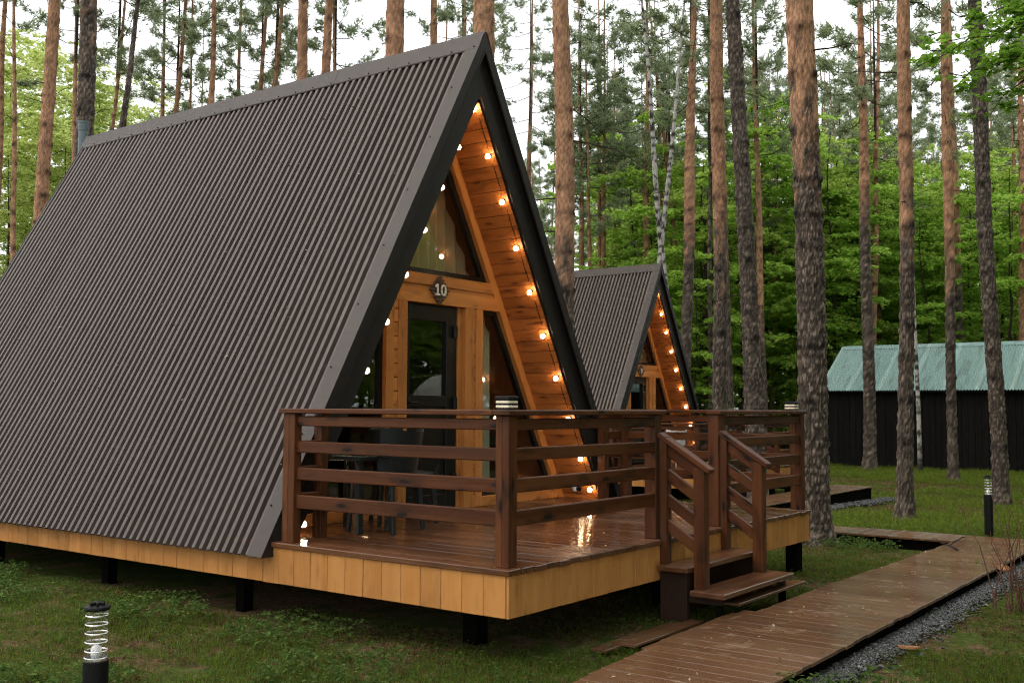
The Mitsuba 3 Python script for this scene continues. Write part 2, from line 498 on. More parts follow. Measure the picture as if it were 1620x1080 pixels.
    def tie(name, z0, z1, y0, y1, off=0.47):
        c = [(XC - xin(z, off), y, z) for z, y in ()]
        c = []
        for z in (z0, z1):
            w = xin(z, off)
            c += [(XC - w, y0, z), (XC + w, y0, z), (XC + w, y1, z), (XC - w, y1, z)]
        m = hexa(c)
        put(W, name, m, 'stained_wood', uv=board_uv(m[0], 0))

    tie('tie_beam', 2.213, 2.318, YF, YF + 0.10)
    tie('tie_strip', 2.168, 2.211, YF + 0.018, YF + 0.10)
    tie('tie_beam', 2.033, 2.166, YF, YF + 0.10)
    # bottom beam, either side of the door
    DX0, DX1 = 2.092, 2.892
    for a, b in ((XC - xin(0.05, 0.47), 1.80), (3.250, XC + xin(0.05, 0.47))):
        box(W, 'bottom_beam', (a, YF, 0.0), (b, YF + 0.10, 0.10), 'stained_wood')
    # door posts: board, notched siding strip, board
    for (a, b, c_, d) in ((1.800, 1.905, 1.966, DX0 - 0.004), (DX1 + 0.07, 3.100, 3.140, 3.250)):
        box(W, 'post_board', (a, YF, 0), (b, YF + 0.10, 2.032), 'stained_wood')
        box(W, 'post_board', (c_, YF, 0), (d, YF + 0.10, 2.032), 'stained_wood')
        z = 0.0
        while z < 2.0:
            box(W, 'siding', (b - 0.01, YF + 0.012, z), (c_ + 0.01, YF + 0.06, min(z + 0.122, 2.032)), 'stained_wood', axis=0)
            z += 0.130
    box(W, 'post_board', (DX1 + 0.002, YF + 0.045, 0), (DX1 + 0.072, YF + 0.10, 2.032), 'stained_wood')

    # window frames + panes
    def tri_window(name, pts, fw, lab=None):
        """pts: convex outline (x, z), frame of width fw, pane"""
        P = np.array(pts, float)
        n = len(P); cen = P.mean(0)
        e = np.roll(P, -1, 0) - P
        nrm = np.stack([-e[:, 1], e[:, 0]], 1); nrm /= np.linalg.norm(nrm, axis=1, keepdims=True)
        for i in range(n):
            if nrm[i] @ (cen - P[i]) < 0: nrm[i] *= -1
        inner = []
        for i in range(n):
            a, b = i - 1, i
            A = np.array([nrm[a], nrm[b]]); rhs = np.array([nrm[a] @ P[a] + fw, nrm[b] @ P[b] + fw])
            inner.append(np.linalg.solve(A, rhs))
        I = np.array(inner)
        w = f'{C}__{name}'
        parts = []
        for i in range(n):
            k = (i + 1) % n
            parts.append(hexa([(P[i][0], YF + 0.05, P[i][1]), (P[k][0], YF + 0.05, P[k][1]), (P[k][0], YF + 0.12, P[k][1]), (P[i][0], YF + 0.12, P[i][1]),
                               (I[i][0], YF + 0.055, I[i][1]), (I[k][0], YF + 0.055, I[k][1]), (I[k][0], YF + 0.11, I[k][1]), (I[i][0], YF + 0.11, I[i][1])]))
        put(w, 'frame', cat(parts), 'black_plastic')
        put(w, 'pane', (np.array([(x, YF + 0.08, z) for x, z in I]), np.array([[0, i, i + 1] for i in range(1, n - 1)])), 'glass')

    zt = ZA - 0.472 / SL
    tri_window('gable_window', [(XC - xin(2.316, 0.472), 2.316), (XC + xin(2.316, 0.472), 2.316), (XC, zt)], 0.06)
    tri_window('side_window', [(3.252, 0.098), (XC + xin(0.098, 0.472), 0.098), (XC + xin(2.034, 0.472), 2.034), (3.252, 2.034)], 0.045)
    tri_window('side_window', [(XC - xin(0.098, 0.472), 0.098), (1.798, 0.098), (1.798, 2.034), (XC - xin(2.034, 0.472), 2.034)], 0.045)
    # door
    D = f'{C}__door'
    yd = YF + 0.06
    fr = []
    for lo, hi in (((DX0, yd, 0.02), (DX0 + 0.10, yd + 0.07, 2.03)), ((DX1 - 0.16, yd, 0.02), (DX1, yd + 0.07, 2.03)), ((DX0 + 0.10, yd, 1.87), (DX1 - 0.16, yd + 0.07, 2.03)),
                   ((DX0 + 0.10, yd, 0.02), (DX1 - 0.16, yd + 0.07, 0.16)), ((DX0 + 0.10, yd, 1.02), (DX1 - 0.16, yd + 0.07, 1.13))):
        v, f = cbox(np.array(hi) - lo, 0.005); fr.append((v + (np.array(hi) + lo) / 2, f))
    put(D, 'frame', cat(fr), 'black_plastic')
    gx0, gx1 = DX0 + 0.10, DX1 - 0.16
    put(D, 'pane', (np.array([(gx0, yd + 0.035, 1.13), (gx1, yd + 0.035, 1.13), (gx1, yd + 0.035, 1.87), (gx0, yd + 0.035, 1.87)]), np.array([[0, 1, 2], [0, 2, 3]])), 'glass')
    box(D, 'lower_panel', (gx0 - 0.005, yd + 0.02, 0.15), (gx1 + 0.005, yd + 0.05, 1.03), 'black_plastic')
    for z in (1.78, 1.06, 0.3): box(D, 'hinge', (DX1 - 0.07, yd - 0.03, z - 0.06), (DX1 - 0.02, yd + 0.01, z + 0.06), 'black_plastic')
    hv, hf = cat([tube([(DX0 + 0.05, yd, 1.06), (DX0 + 0.05, yd - 0.05, 1.06)], 0.009, 8), tube([(DX0 + 0.05, yd - 0.05, 1.06), (DX0 + 0.16, yd - 0.05, 1.06)], 0.009, 8)])
    put(D, 'handle', (hv, hf), 'black_plastic', smooth=40)

    # inside: floor, back wall, lining, curtains
    I_ = f'{C}__interior'
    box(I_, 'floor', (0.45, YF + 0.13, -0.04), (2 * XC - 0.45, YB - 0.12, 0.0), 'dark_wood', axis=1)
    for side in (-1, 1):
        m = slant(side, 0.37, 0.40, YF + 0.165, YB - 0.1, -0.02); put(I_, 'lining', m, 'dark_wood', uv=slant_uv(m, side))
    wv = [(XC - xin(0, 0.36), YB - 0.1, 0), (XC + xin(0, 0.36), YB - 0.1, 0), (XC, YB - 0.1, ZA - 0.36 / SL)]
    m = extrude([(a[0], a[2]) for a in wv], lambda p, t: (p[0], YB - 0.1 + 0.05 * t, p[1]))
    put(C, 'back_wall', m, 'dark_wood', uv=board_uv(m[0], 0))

    def drape(xs, zt_fn, zb, y, amp, fold, bs):
        n = len(xs)
        zs = np.linspace(0, 1, 8)
        v = []
        for t in zs:
            for x in xs:
                z1 = zt_fn(x)
                z = z1 + (zb - z1) * t
                v.append((x, y + amp * math.sin(x * fold + 0.7 * math.sin(x * 9)) * (0.4 + 0.6 * t), z))
        v = np.array(v); i, j = np.meshgrid(np.arange(7), np.arange(n - 1), indexing='ij'); i, j = i.ravel(), j.ravel()
        f = np.vstack([np.stack([i * n + j, i * n + j + 1, (i + 1) * n + j + 1], 1), np.stack([i * n + j, (i + 1) * n + j + 1, (i + 1) * n + j], 1)])
        put(I_, 'curtain', (v, f), bs, smooth=True)

    drape(np.linspace(1.60, 3.50, 130), lambda x: ZA - (0.34 + abs(x - XC)) / SL, 2.30, YF + 0.30, 0.045, 42, 'curtain')
    drape(np.linspace(3.26, 3.62, 50), lambda x: min(2.02, ZA - (0.50 + abs(x - XC)) / SL), 0.03, YF + 0.22, 0.03, 60, 'curtain_pale')
    # bed end with a pale-blue rounded headboard glimpsed through the door
    # skirt under the eaves: yellow boards
    K = f'{C}__skirt'
    y = 2.155
    r3 = np.random.default_rng(3 + number)
    i = 0
    while y < YB - 0.15:
        w = 0.178
        for x0, x1 in ((0.002 + r3.normal(0, 0.0012), 0.022), (2 * XC - 0.022, 2 * XC - 0.002)):
            box(K, 'board', (x0, y + 0.0016, -0.306 + r3.normal(0, 0.0008)), (x1, y + w - 0.0016, -0.02), 'honey_wood', ch=0.003, axis=2)
        y += w; i += 1
    x = 0.03
    while x < 2 * XC - 0.1:
        box(K, 'board', (x, YB - 0.14, -0.306), (min(x + 0.178, 2 * XC - 0.03), YB - 0.12, 0.05), 'honey_wood', ch=0.003, axis=2); x += 0.18
    box(C, 'floor_frame', (0.05, 2.3, -0.29), (2 * XC - 0.05, YB - 0.16, -0.06), 'dark_timber', axis=1)
    for yy in (2.95, 4.88, 6.9, 8.8):
        for xx in (0.34, XC, 2 * XC - 0.34):
            box(C, 'support_post', (xx - 0.05, yy - 0.05, -0.95), (xx + 0.05, yy + 0.05, -0.285), 'dark_timber')
    # flue
    fl = (2.60, YB + 0.22)
    put(C, 'flue', lathe([(0.0, 2.6), (0.064, 2.6), (0.064, 4.80), (0.069, 4.805), (0.069, 4.83), (0.072, 4.835), (0.074, 4.90), (0.078, 4.905), (0.078, 4.93), (0.0, 4.935)], 24, (fl[0], fl[1], 0)), 'grey_pipe', smooth=35)
    return C


def build_terrace(label):
    t = thing('timber_terrace', label, 'terrace')
    W = 2 * XC - 0.02
    r = np.random.default_rng(21)
    n = 37; pit = (W + 0.04) / n
    for i in range(n):
        x0 = -0.02 + i * pit
        dz = r.normal(0, 0.0012)
        kb = box(t + '__floor', 'board', (x0 + 0.0035, -0.022 + r.normal(0, 0.004), -0.038 + dz), (x0 + pit - 0.0035, 2.80, dz), 'deck_wood', ch=0.005, axis=1, tilt=r.normal(0, 0.010))
    y = 0.018
    x = 0.0
    F = t + '__fascia'
    k = 0
    while x < W - 0.02:
        w = 0.1975
        box(F, 'board', (x + 0.0013, -0.002 + r.normal(0, 0.001), -0.306 + r.normal(0, 0.0007)), (min(x + w, W) - 0.0013, 0.018, -0.040), 'honey_wood', ch=0.003, axis=2)
        x += w
    for xa, xb in ((0.0, 0.02), (W - 0.02, W)):
        y = 0.022
        while y < 2.14:
            w = 0.1785
            box(F, 'board', (xa + r.normal(0, 0.001), y + 0.0013, -0.306 + r.normal(0, 0.0007)), (xb, min(y + w, 2.152) - 0.0013, -0.040), 'honey_wood', ch=0.003, axis=2)
            y += w
    for yy in (0.06, 0.8, 1.6):
        box(t, 'joist', (0.03, yy, -0.28), (W - 0.03, yy + 0.05, -0.042), 'dark_timber', axis=0)
    for xx, yy in ((0.55, 0.70), (XC, 0.3), (W - 0.10, 0.12)):
        if 1:
            box(t, 'support_post', (xx - 0.065, yy - 0.06, -0.95), (xx + 0.065, yy + 0.065, -0.28), 'dark_timber')
    # railing
    G = t + '__railing'

    def post(x0, x1, y0, y1, z0=0.0, z1=0.965):
        """two boards back to back"""
        if x1 - x0 > y1 - y0:
            m = (x0 + x1) / 2
            box(G, 'post', (x0, y0, z0), (m - 0.001, y1, z1), 'rail_wood'); box(G, 'post', (m + 0.001, y0 + 0.003, z0), (x1, y1, z1), 'rail_wood')
        else:
            m = (y0 + y1) / 2
            box(G, 'post', (x0, y0, z0), (x1, m - 0.001, z1), 'rail_wood'); box(G, 'post', (x0 + 0.003, m + 0.001, z0), (x1, y1, z1), 'rail_wood')

    post(0.050, 0.145, 0.040, 0.150)
    post(0.030, 0.105, 2.035, 2.165)
    post(1.965, 2.075, 0.040, 0.140)
    post(3.085, 3.225, 0.040, 0.140)
    post(W - 0.105, W - 0.01, 0.03, 0.15)
    post(W - 0.105, W - 0.01, 2.05, 2.165)
    post(0.395, 0.47, 2.13, 2.225); post(4.60, 4.695, 2.13, 2.225)
    tops = ((0.872, 0.945), (0.672, 0.757), (0.470, 0.563), (0.262, 0.363))
    for z0, z1 in tops:
        e = r.normal(0, 0.002)
        z0, z1 = z0 + e, z1 + e
        box(G, 'rail', (0.055, 0.145, z0), (0.095, 2.04, z1), 'rail_wood', ch=0.006)
        box(G, 'rail', (W - 0.095, 0.145, z0), (W - 0.055, 2.055, z1), 'rail_wood', ch=0.006)
        box(G, 'rail', (0.14, 0.045, z0), (1.97, 0.085, z1), 'rail_wood', ch=0.006)
        box(G, 'rail', (3.22, 0.045, z0), (W - 0.10, 0.085, z1), 'rail_wood', ch=0.006)
        box(G, 'rail', (0.125, 2.14, z0), (0.40, 2.175, z1), 'rail_wood', ch=0.006)
        box(G, 'rail', (4.69, 2.14, z0), (W - 0.10, 2.175, z1), 'rail_wood', ch=0.006)
    for lo, hi in (((0.005, 0.148, 0.966), (0.150, 2.19, 1.003)), ((0.005, 0.005, 0.967), (2.085, 0.146, 1.003)), ((3.06, 0.005, 0.966), (W + 0.005, 0.146, 1.003)),
                   ((W - 0.14, 0.148, 0.966), (W + 0.005, 2.19, 1.002)), ((0.152, 2.10, 0.966), (0.49, 2.215, 1.001)), ((4.585, 2.10, 0.966), (W - 0.142, 2.215, 1.001))):
        box(G, 'cap', lo, hi, 'rail_wood', ch=0.006)
    # stair
    S = t + '__stair'
    for a, b in (((1.86, -0.285, -0.225), (3.19, -0.03, -0.18)), ((1.86, -0.585, -0.390), (3.20, -0.30, -0.345))):
        box(S, 'tread', a, b, 'deck_wood', ch=0.008, axis=0)
    for xx in (1.90, 3.08):
        box(S, 'stringer', (xx + 0.02, -0.25, -0.62), (xx + 0.07, -0.02, -0.23), 'dark_wood')
        box(S, 'stringer', (xx + 0.03, -0.53, -0.445), (xx + 0.08, -0.26, -0.392), 'dark_wood')
        box(S, 'leg', (xx + 0.03, -0.53, -0.66), (xx + 0.08, -0.48, -0.447), 'dark_timber')
    box(S, 'riser', (1.95, -0.06, -0.60), (3.08, -0.03, -0.24), 'dark_wood', axis=0)
    for xx in (1.945, 3.02):
        box(S, 'newel', (xx, -0.065, -0.18), (xx + 0.085, -0.006, 0.80), 'rail_wood')
        box(S, 'newel', (xx, -0.385, -0.345), (xx + 0.09, -0.295, 0.565), 'rail_wood')
        sl = (0.22) / 0.35
        A = np.array([xx + 0.043, 0.01, 0.815]); B = np.array([xx + 0.043, -0.43, 0.815 - 0.44 * sl])
        plank(S, 'handrail', A, B, 0.10, 0.04, 'rail_wood', ch=0.006)
        for d in (0.075, 0.27, 0.465, 0.66):
            A2 = np.array([xx + 0.05, -0.01, 0.80 - d]); B2 = np.array([xx + 0.05, -0.33, 0.80 - d - 0.32 * sl])
            plank(S, 'rail', A2, B2, 0.04, 0.085, 'rail_wood', ch=0.005)
    return t


def build_lights(label):
    L = thing('string_lights', label, 'string lights')
    pts = {1: [(2.70, 3.92), (2.93, 3.50), (3.166, 3.08), (3.40, 2.64), (3.64, 2.208), (3.888, 1.769), (4.131, 1.329), (4.37, 0.89), (4.601, 0.453), (4.79, 0.105)],
           -1: [(2.55, 3.93), (2.31, 3.50), (2.075, 3.07), (1.835, 2.636), (1.592, 2.199), (1.352, 1.759), (1.115, 1.326), (0.87, 0.89), (0.63, 0.45), (0.43, 0.085)]}
    cable = []
    for side in (1, -1):
        seq = []
        for i, (x, z) in enumerate(pts[side]):
            y = YG + 0.14
            # pull onto the soffit: hang just below it
            o = SL * (ZA - z) - side * (x - XC)
            hx = x - side * max(0, 0.385 + 0.03 - o)
            p = np.array([hx, y, z])
            nrm = np.array([-side, 0, -SL]) / CO
            sk = p - nrm * 0.035
            b = put(L, 'bulb', sphere(0.0265, p, 2), 'bulb_glow', smooth=True, emitter={'type': 'area', 'radiance': {'type': 'rgb', 'value': [5.8, 4.1, 2.3]}, 'sampling_weight': 1.0})
            put(L, 'socket', tube([sk - nrm * 0.025, sk, p - nrm * 0.022], [0.013, 0.016, 0.014], 8), 'black_plastic', smooth=40)
            seq.append(sk - nrm * 0.028)
        if side == -1: cable = cable[::1]
        full = [seq[0]]
        for a, b in zip(seq[:-1], seq[1:]):
            for t in (0.25, 0.5, 0.75, 1.0):
                q = a + (b - a) * t; q = q + np.array([-side, 0, -SL]) / CO * 0.02 * (1 - (2 * t - 1) ** 2)
                full.append(q)
        cable.append(full)
    path = cable[1][::-1] + [(np.array(cable[0][0]) + np.array(cable[1][0])) / 2 + np.array([0, 0, 0.06])] + cable[0]
    put(L, 'cable', tube(path, 0.004, 5), 'cable_black')
    return L


def build_sign(number, label):
    s = thing('number_sign', label, 'house number')
    cx, cz, y = 2.53, 2.172, YF - 0.012
    n = 9
    for i in range(n):
        z = cz + (i - (n - 1) / 2) * 0.0315
        hw = 0.15 * (1 - abs(z - cz) / 0.158)
        box(s, 'slat', (cx - hw, y - 0.012, z - 0.0125), (cx + hw, y, z + 0.0125), 'sign_brown', ch=0.002, axis=0)
    for sx in (-0.05, 0.05): box(s, 'batten', (cx + sx - 0.012, y, cz - 0.085), (cx + sx + 0.012, y + 0.010, cz + 0.085), 'sign_brown')
    tm = meshkit.text_mesh(number, 0.105, 0.010, bold=True)
    v = np.array(tm.vertices); v[:, 0] -= (v[:, 0].min() + v[:, 0].max()) / 2; v[:, 1] -= (v[:, 1].min() + v[:, 1].max()) / 2
    w = np.stack([cx + v[:, 0], y - 0.013 - v[:, 2], cz + v[:, 1]], 1)
    put(s, 'numeral', (w, np.array(tm.faces)[:, ::1]), 'sign_white')
    return s


scene['sign_brown'] = two({'type': 'principled', 'base_color': rgb(0.045, 0.022, 0.016), 'roughness': 0.4})
scene['sign_white'] = two({'type': 'principled', 'base_color': rgb(0.62, 0.58, 0.52), 'roughness': 0.5})


def dup(src, dst, matrix):
    """copy every part of the thing src under the key dst with another to_world"""
    for k in [k for k in scene if k == src or k.startswith(src + '__')]:
        scene[dst + k[len(src):]] = {**scene[k], 'to_world': matrix}
        if k in labels and k != src: labels[dst + k[len(src):]] = dict(labels[k])


OFF9 = (13.70, 5.54, -0.29)
M9 = T4().translate(OFF9)
cabin = build_cabin(10, 'large brown metal-roofed A-frame cabin in front, glazed gable numbered 10')
k = thing('a_frame_cabin', 'smaller-looking brown A-frame cabin farther back, right of the number 10 cabin', 'cabin'); dup(cabin, k, M9)
terr = build_terrace('brown railed timber terrace with yellow fascia and two-step stair in front')
k = thing('timber_terrace', 'railed terrace of the farther cabin, seen between the near railings', 'terrace'); dup(terr, k, M9)
lights = build_lights('warm globe string lights along the gable of the front cabin')
k = thing('string_lights', 'warm globe string lights along the gable of the farther cabin', 'string lights'); dup(lights, k, M9)
build_sign('10', 'brown slatted diamond sign with white number 10 over the door')
s9 = build_sign('9', 'brown slatted diamond sign with white number 9 on the farther cabin')
for kk in [q for q in scene if q.startswith(s9 + '__')]: scene[kk]['to_world'] = M9

# security camera on the soffit foot
sc = thing('security_camera', 'small white security camera low on the right soffit beside the bulbs', 'camera')
cx, cy, cz = 4.52, 2.46, 0.125
put(sc, 'body', (cbox((0.055, 0.075, 0.07), 0.012)[0] @ rot((0, 0, 1), -0.5).T + (cx, cy, cz), CBF), 'white_plastic')
put(sc, 'lens', tube([(cx - 0.02, cy - 0.05, cz), (cx - 0.035, cy - 0.072, cz - 0.005)], [0.03, 0.026], 14), 'black_plastic', smooth=40)
put(sc, 'bracket', tube([(cx, cy, cz), (cx + 0.09, cy + 0.01, cz + 0.03)], 0.008, 6), 'white_plastic')
put(sc, 'cable', tube([(cx + 0.03, cy, cz - 0.02), (cx + 0.06, cy + 0.02, cz - 0.07), (cx + 0.16, cy + 0.02, cz - 0.06)], 0.003, 5), 'cable_black')

# solar lanterns on the rail caps
for x, y, lab in ((0.10, 0.095, 'small square post lantern on the near corner of the railing'), (4.82, 0.07, 'small square post lantern near the right end of the railing')):
    l = thing('post_lantern', lab, 'lantern')
    z = 1.003
    box(l, 'base', (x - 0.05, y - 0.05, z), (x + 0.05, y + 0.05, z + 0.012), 'black_plastic')
    for i in range(2): box(l, 'band', (x - 0.053, y - 0.053, z + 0.012 + i * 0.029), (x + 0.053, y + 0.053, z + 0.029 + i * 0.029), 'cream')
    box(l, 'core', (x - 0.047, y - 0.047, z + 0.010), (x + 0.047, y + 0.047, z + 0.075), 'black_plastic')
    box(l, 'lid', (x - 0.056, y - 0.056, z + 0.070), (x + 0.056, y + 0.056, z + 0.088), 'black_plastic')


# armchairs and table on the terrace
def armchair(x, y, rz, label, bs='rattan'):
    t = thing('armchair', label, 'chair')
    M = rot((0, 0, 1), rz)

    def P(m): return (np.asarray(m[0]) @ M.T + (x, y, 0.0), m[1])
    v, f = cbox((0.46, 0.46, 0.05), 0.015); v = v + (0, 0, 0.42); put(t, 'seat', P((v, f)), bs)
    # curved back: faces +x, stands at -x
    n = 15; a = np.linspace(-1.15, 1.15, n); rows = []
    for s in np.linspace(0, 1, 7):
        for q in a:
            bulge = 0.26 + 0.05 * s
            top = 0.40 + 0.42 * s + 0.03 * s * (abs(q) / 1.15) ** 2
            rows.append((0.02 - bulge * math.cos(q) * 0.95 - 0.04 * s, (0.235 + 0.02 * s) * math.sin(q) / math.sin(1.15), top))
    rows = np.array(rows); i, j = np.meshgrid(np.arange(6), np.arange(n - 1), indexing='ij'); i, j = i.ravel(), j.ravel()
    f = np.vstack([np.stack([i * n + j, i * n + j + 1, (i + 1) * n + j + 1], 1), np.stack([i * n + j, (i + 1) * n + j + 1, (i + 1) * n + j], 1)])
    nb = len(rows); back = rows + [0.018, 0, 0]
    rim = []
    for q in range(n - 1):
        for b0 in (0, 6 * n): rim += [[b0 + q, b0 + q + 1, nb + b0 + q + 1], [b0 + q, nb + b0 + q + 1, nb + b0 + q]]
    put(t, 'backrest', P((np.vstack([rows, back]), np.vstack([f, f[:, ::-1] + nb, np.array(rim)]))), bs, smooth=35)
    for sy in (-1, 1):
        put(t, 'armrest', P(tube([(-0.2, sy * 0.25, 0.62), (-0.05, sy * 0.265, 0.645), (0.12, sy * 0.265, 0.635), (0.21, sy * 0.255, 0.60), (0.22, sy * 0.24, 0.50), (0.20, sy * 0.225, 0.43)], 0.018, 8)), bs, smooth=50)
        for sx in (-1, 1):
            put(t, 'leg', P(tube([(sx * 0.185, sy * 0.19, 0.41), (sx * 0.225, sy * 0.215, 0.0)], [0.026, 0.019], 10)), bs, smooth=40)
    return t


armchair(1.06, 2.06, math.radians(98), 'dark woven armchair with its back to the left railing')
armchair(1.62, 2.38, math.radians(-25), 'dark woven armchair nearest the cabin door, behind the other')
tb = thing('patio_table', 'dark low patio table under the sloping roof left of the armchairs', 'table')
box(tb, 'top', (0.66, 1.98, 0.585), (1.10, 2.56, 0.62), 'rattan')
for xx in (0.68, 1.03):
    for yy in (2.0, 2.48): box(tb, 'leg', (xx, yy, 0.0), (xx + 0.055, yy + 0.055, 0.585), 'rattan')
a9 = armchair(15.15, 6.9, math.radians(60), 'white curved-back armchair on the farther terrace', 'white_plastic')
for kk in [q for q in scene if q.startswith(a9 + '__')]: scene[kk]['to_world'] = T4().translate((0, 0, -0.29))
a9 = armchair(15.85, 6.75, math.radians(110), 'dark armchair on the farther terrace beside the white one')
for kk in [q for q in scene if q.startswith(a9 + '__')]: scene[kk]['to_world'] = T4().translate((0, 0, -0.29))


# bollard lights
def bollard(x, y, ztop, label):
    b = thing('bollard_light', label, 'bollard light')
    zb = float(ground_z(x, y)) - 0.03
    at = (x, y, 0)
    zl = ztop - 0.235
    put(b, 'post', lathe([(0.0, zb), (0.054, zb), (0.054, zl - 0.004), (0.050, zl), (0.0, zl)], 28, at), 'black_paint', smooth=35)
    put(b, 'collar', lathe([(0.051, zl), (0.051, zl + 0.010), (0.045, zl + 0.012), (0.045, zl)], 28, at), 'steel', smooth=35)
    put(b, 'lens', lathe([(0.046, zl + 0.006), (0.046, ztop - 0.018)], 28, at), 'lamp_glass', smooth=True)
    for i in range(5):
        z = zl + 0.038 + i * 0.038
        put(b, 'ring', lathe([(0.045, z - 0.004), (0.0485, z - 0.003), (0.0495, z), (0.0485, z + 0.003), (0.045, z + 0.004), (0.044, z), (0.045, z - 0.004)], 28, at), 'steel', smooth=True)
    put(b, 'lamp', lathe([(0.0, zl), (0.020, zl + 0.004), (0.024, zl + 0.03), (0.020, zl + 0.055), (0.0, zl + 0.066)], 16, at), 'white_plastic', smooth=True)
    put(b, 'cap', lathe([(0.0, ztop - 0.022), (0.052, ztop - 0.022), (0.056, ztop - 0.014), (0.054, ztop - 0.006), (0.030, ztop), (0.0, ztop)], 28, at), 'black_paint', smooth=35)
    put(b, 'cap_vent', cat([(cbox((0.07, 0.012, 0.014), 0.003)[0] @ rot((0, 0, 1), q).T + (x, y, ztop + 0.006), CBF) for q in (0, 2.09, 4.19)]), 'black_paint')


bollard(-2.683, 0.236, 0.150, 'black bollard light with ringed clear lens on the left lawn')
bollard(9.47, -0.728, 0.150, 'black bollard light with ringed lens beside the boardwalk at right')

# ------------------------------------------------------------------ boardwalks (setting)
labels['boardwalk'] = {'label': 'wet brown composite boardwalk running past the terrace stair', 'kind': 'structure'}
rb = np.random.default_rng(11)


def edge_y(x): return float(np.interp(x, [-6, -1, -0.4, 1.0, 2.05, 2.3, 3.4, 6.0, 7.3], [-0.76, -0.74, -0.72, -0.60, -0.56, -0.70, -0.68, -0.75, -0.76]))


x = -3.2
while x < 8.2:
    w = 0.145
    y1 = edge_y(x + w / 2) + rb.normal(0, 0.006)
    dz = rb.normal(0, 0.0008)
    box('boardwalk', 'board', (x + 0.0022, -1.62 + rb.normal(0, 0.004), -0.525 + dz), (x + w - 0.0022, y1, -0.50 + dz), 'composite', ch=0.0025, axis=1, tilt=rb.normal(0, 0.004))
    x += w + 0.0005
for yy in (-1.56, -1.18, -0.84):
    box('boardwalk', 'joist', (-3.2, yy, -0.66), (8.15, yy + 0.05, -0.527), 'dark_timber', axis=0)
y = -0.735
while y < 4.0:
    dz = rb.normal(0, 0.0015) - 0.0
    box('boardwalk', 'board', (7.60 + rb.normal(0, 0.006), y + 0.0025, -0.527 + dz), (8.30 + rb.normal(0, 0.006), y + 0.1425, -0.502 + dz), 'composite', ch=0.003, axis=0)
    y += 0.1455
for xx in (7.66, 8.18): box('boardwalk', 'joist', (xx, -0.70, -0.72), (xx + 0.05, 4.0, -0.529), 'dark_timber', axis=1)
x = 8.32
while x < 16.85:
    box('boardwalk', 'board', (x + 0.0025, 3.15, -0.615), (x + 0.1425, 3.95, -0.59), 'composite', ch=0.003, axis=1); x += 0.1455
for yy in (3.18, 3.86): box('boardwalk', 'joist', (8.32, yy, -0.9), (16.85, yy + 0.05, -0.617), 'dark_timber', axis=0)
# loose pieces by the stair
for i, (x0, x1, y0, z) in enumerate(((2.12, 3.45, -0.585, -0.468), (2.16, 3.45, -0.46, -0.476))):
    box('boardwalk', 'loose_board', (x0, y0, z), (x1, y0 + 0.115, z + 0.022), 'composite', ch=0.003, axis=0)
for (x0, x1, y0, z) in ((0.95, 1.98, -0.36, -0.60), (0.75, 1.9, -0.25, -0.615), (1.0, 2.0, -0.49, -0.625)):
    box('boardwalk', 'loose_board', (x0, y0, z), (x1, y0 + 0.115, z + 0.022), 'composite', ch=0.003, axis=0)


# gravel strips
def pebbles(n, fx, fy, fz, seed, size=(0.006, 0.017)):
    r = np.random.default_rng(seed)
    ico = trimesh.creation.icosahedron(); bv, bf = np.array(ico.vertices), np.array(ico.faces)
    x, y = fx(r, n), fy(r, n)
    s = r.uniform(*size, n)
    sc_ = np.stack([s * r.uniform(0.7, 1.4, n), s * r.uniform(0.7, 1.4, n), s * r.uniform(0.5, 0.9, n)], 1)
    v = bv[None] * (1 + r.normal(0, 0.16, (n, 12, 1))) * sc_[:, None]
    a = r.uniform(0, 6.28, n); ca, sa = np.cos(a)[:, None], np.sin(a)[:, None]
    v = np.stack([v[..., 0] * ca - v[..., 1] * sa, v[..., 0] * sa + v[..., 1] * ca, v[..., 2]], -1) + np.stack([x, y, fz(x, y) + s * 0.3], 1)[:, None]
    f = (bf[None] + 12 * np.arange(n)[:, None, None]).reshape(-1, 3)
    g = r.uniform(0.007, 0.038, n)
    g = np.where(r.random(n) < 0.05, r.uniform(0.08, 0.18, n), g)
    c = np.repeat(np.stack([g, g * 1.0, g * 1.02], 1), 12, 0)
    return v.reshape(-1, 3), f, c


v1, f1, c1 = pebbles(9000, lambda r, n: r.uniform(-0.6, 7.5, n), lambda r, n: -1.59 - np.abs(r.normal(0, 0.115, n)), lambda x, y: ground_z(x, y) + 0.015, 1)
v2, f2, c2 = pebbles(1800, lambda r, n: r.uniform(9, 17.6, n), lambda r, n: 3.15 - np.abs(r.normal(0, 0.22, n)), lambda x, y: ground_z(x, y) + 0.03, 2, (0.015, 0.04))
v, f = cat([(v1, f1), (v2, f2)])
whole('gravel', (v, f), 'stone', 'grey crushed gravel along the boardwalk edge', 'gravel', kind='stuff', color=np.vstack([c1, c2]))

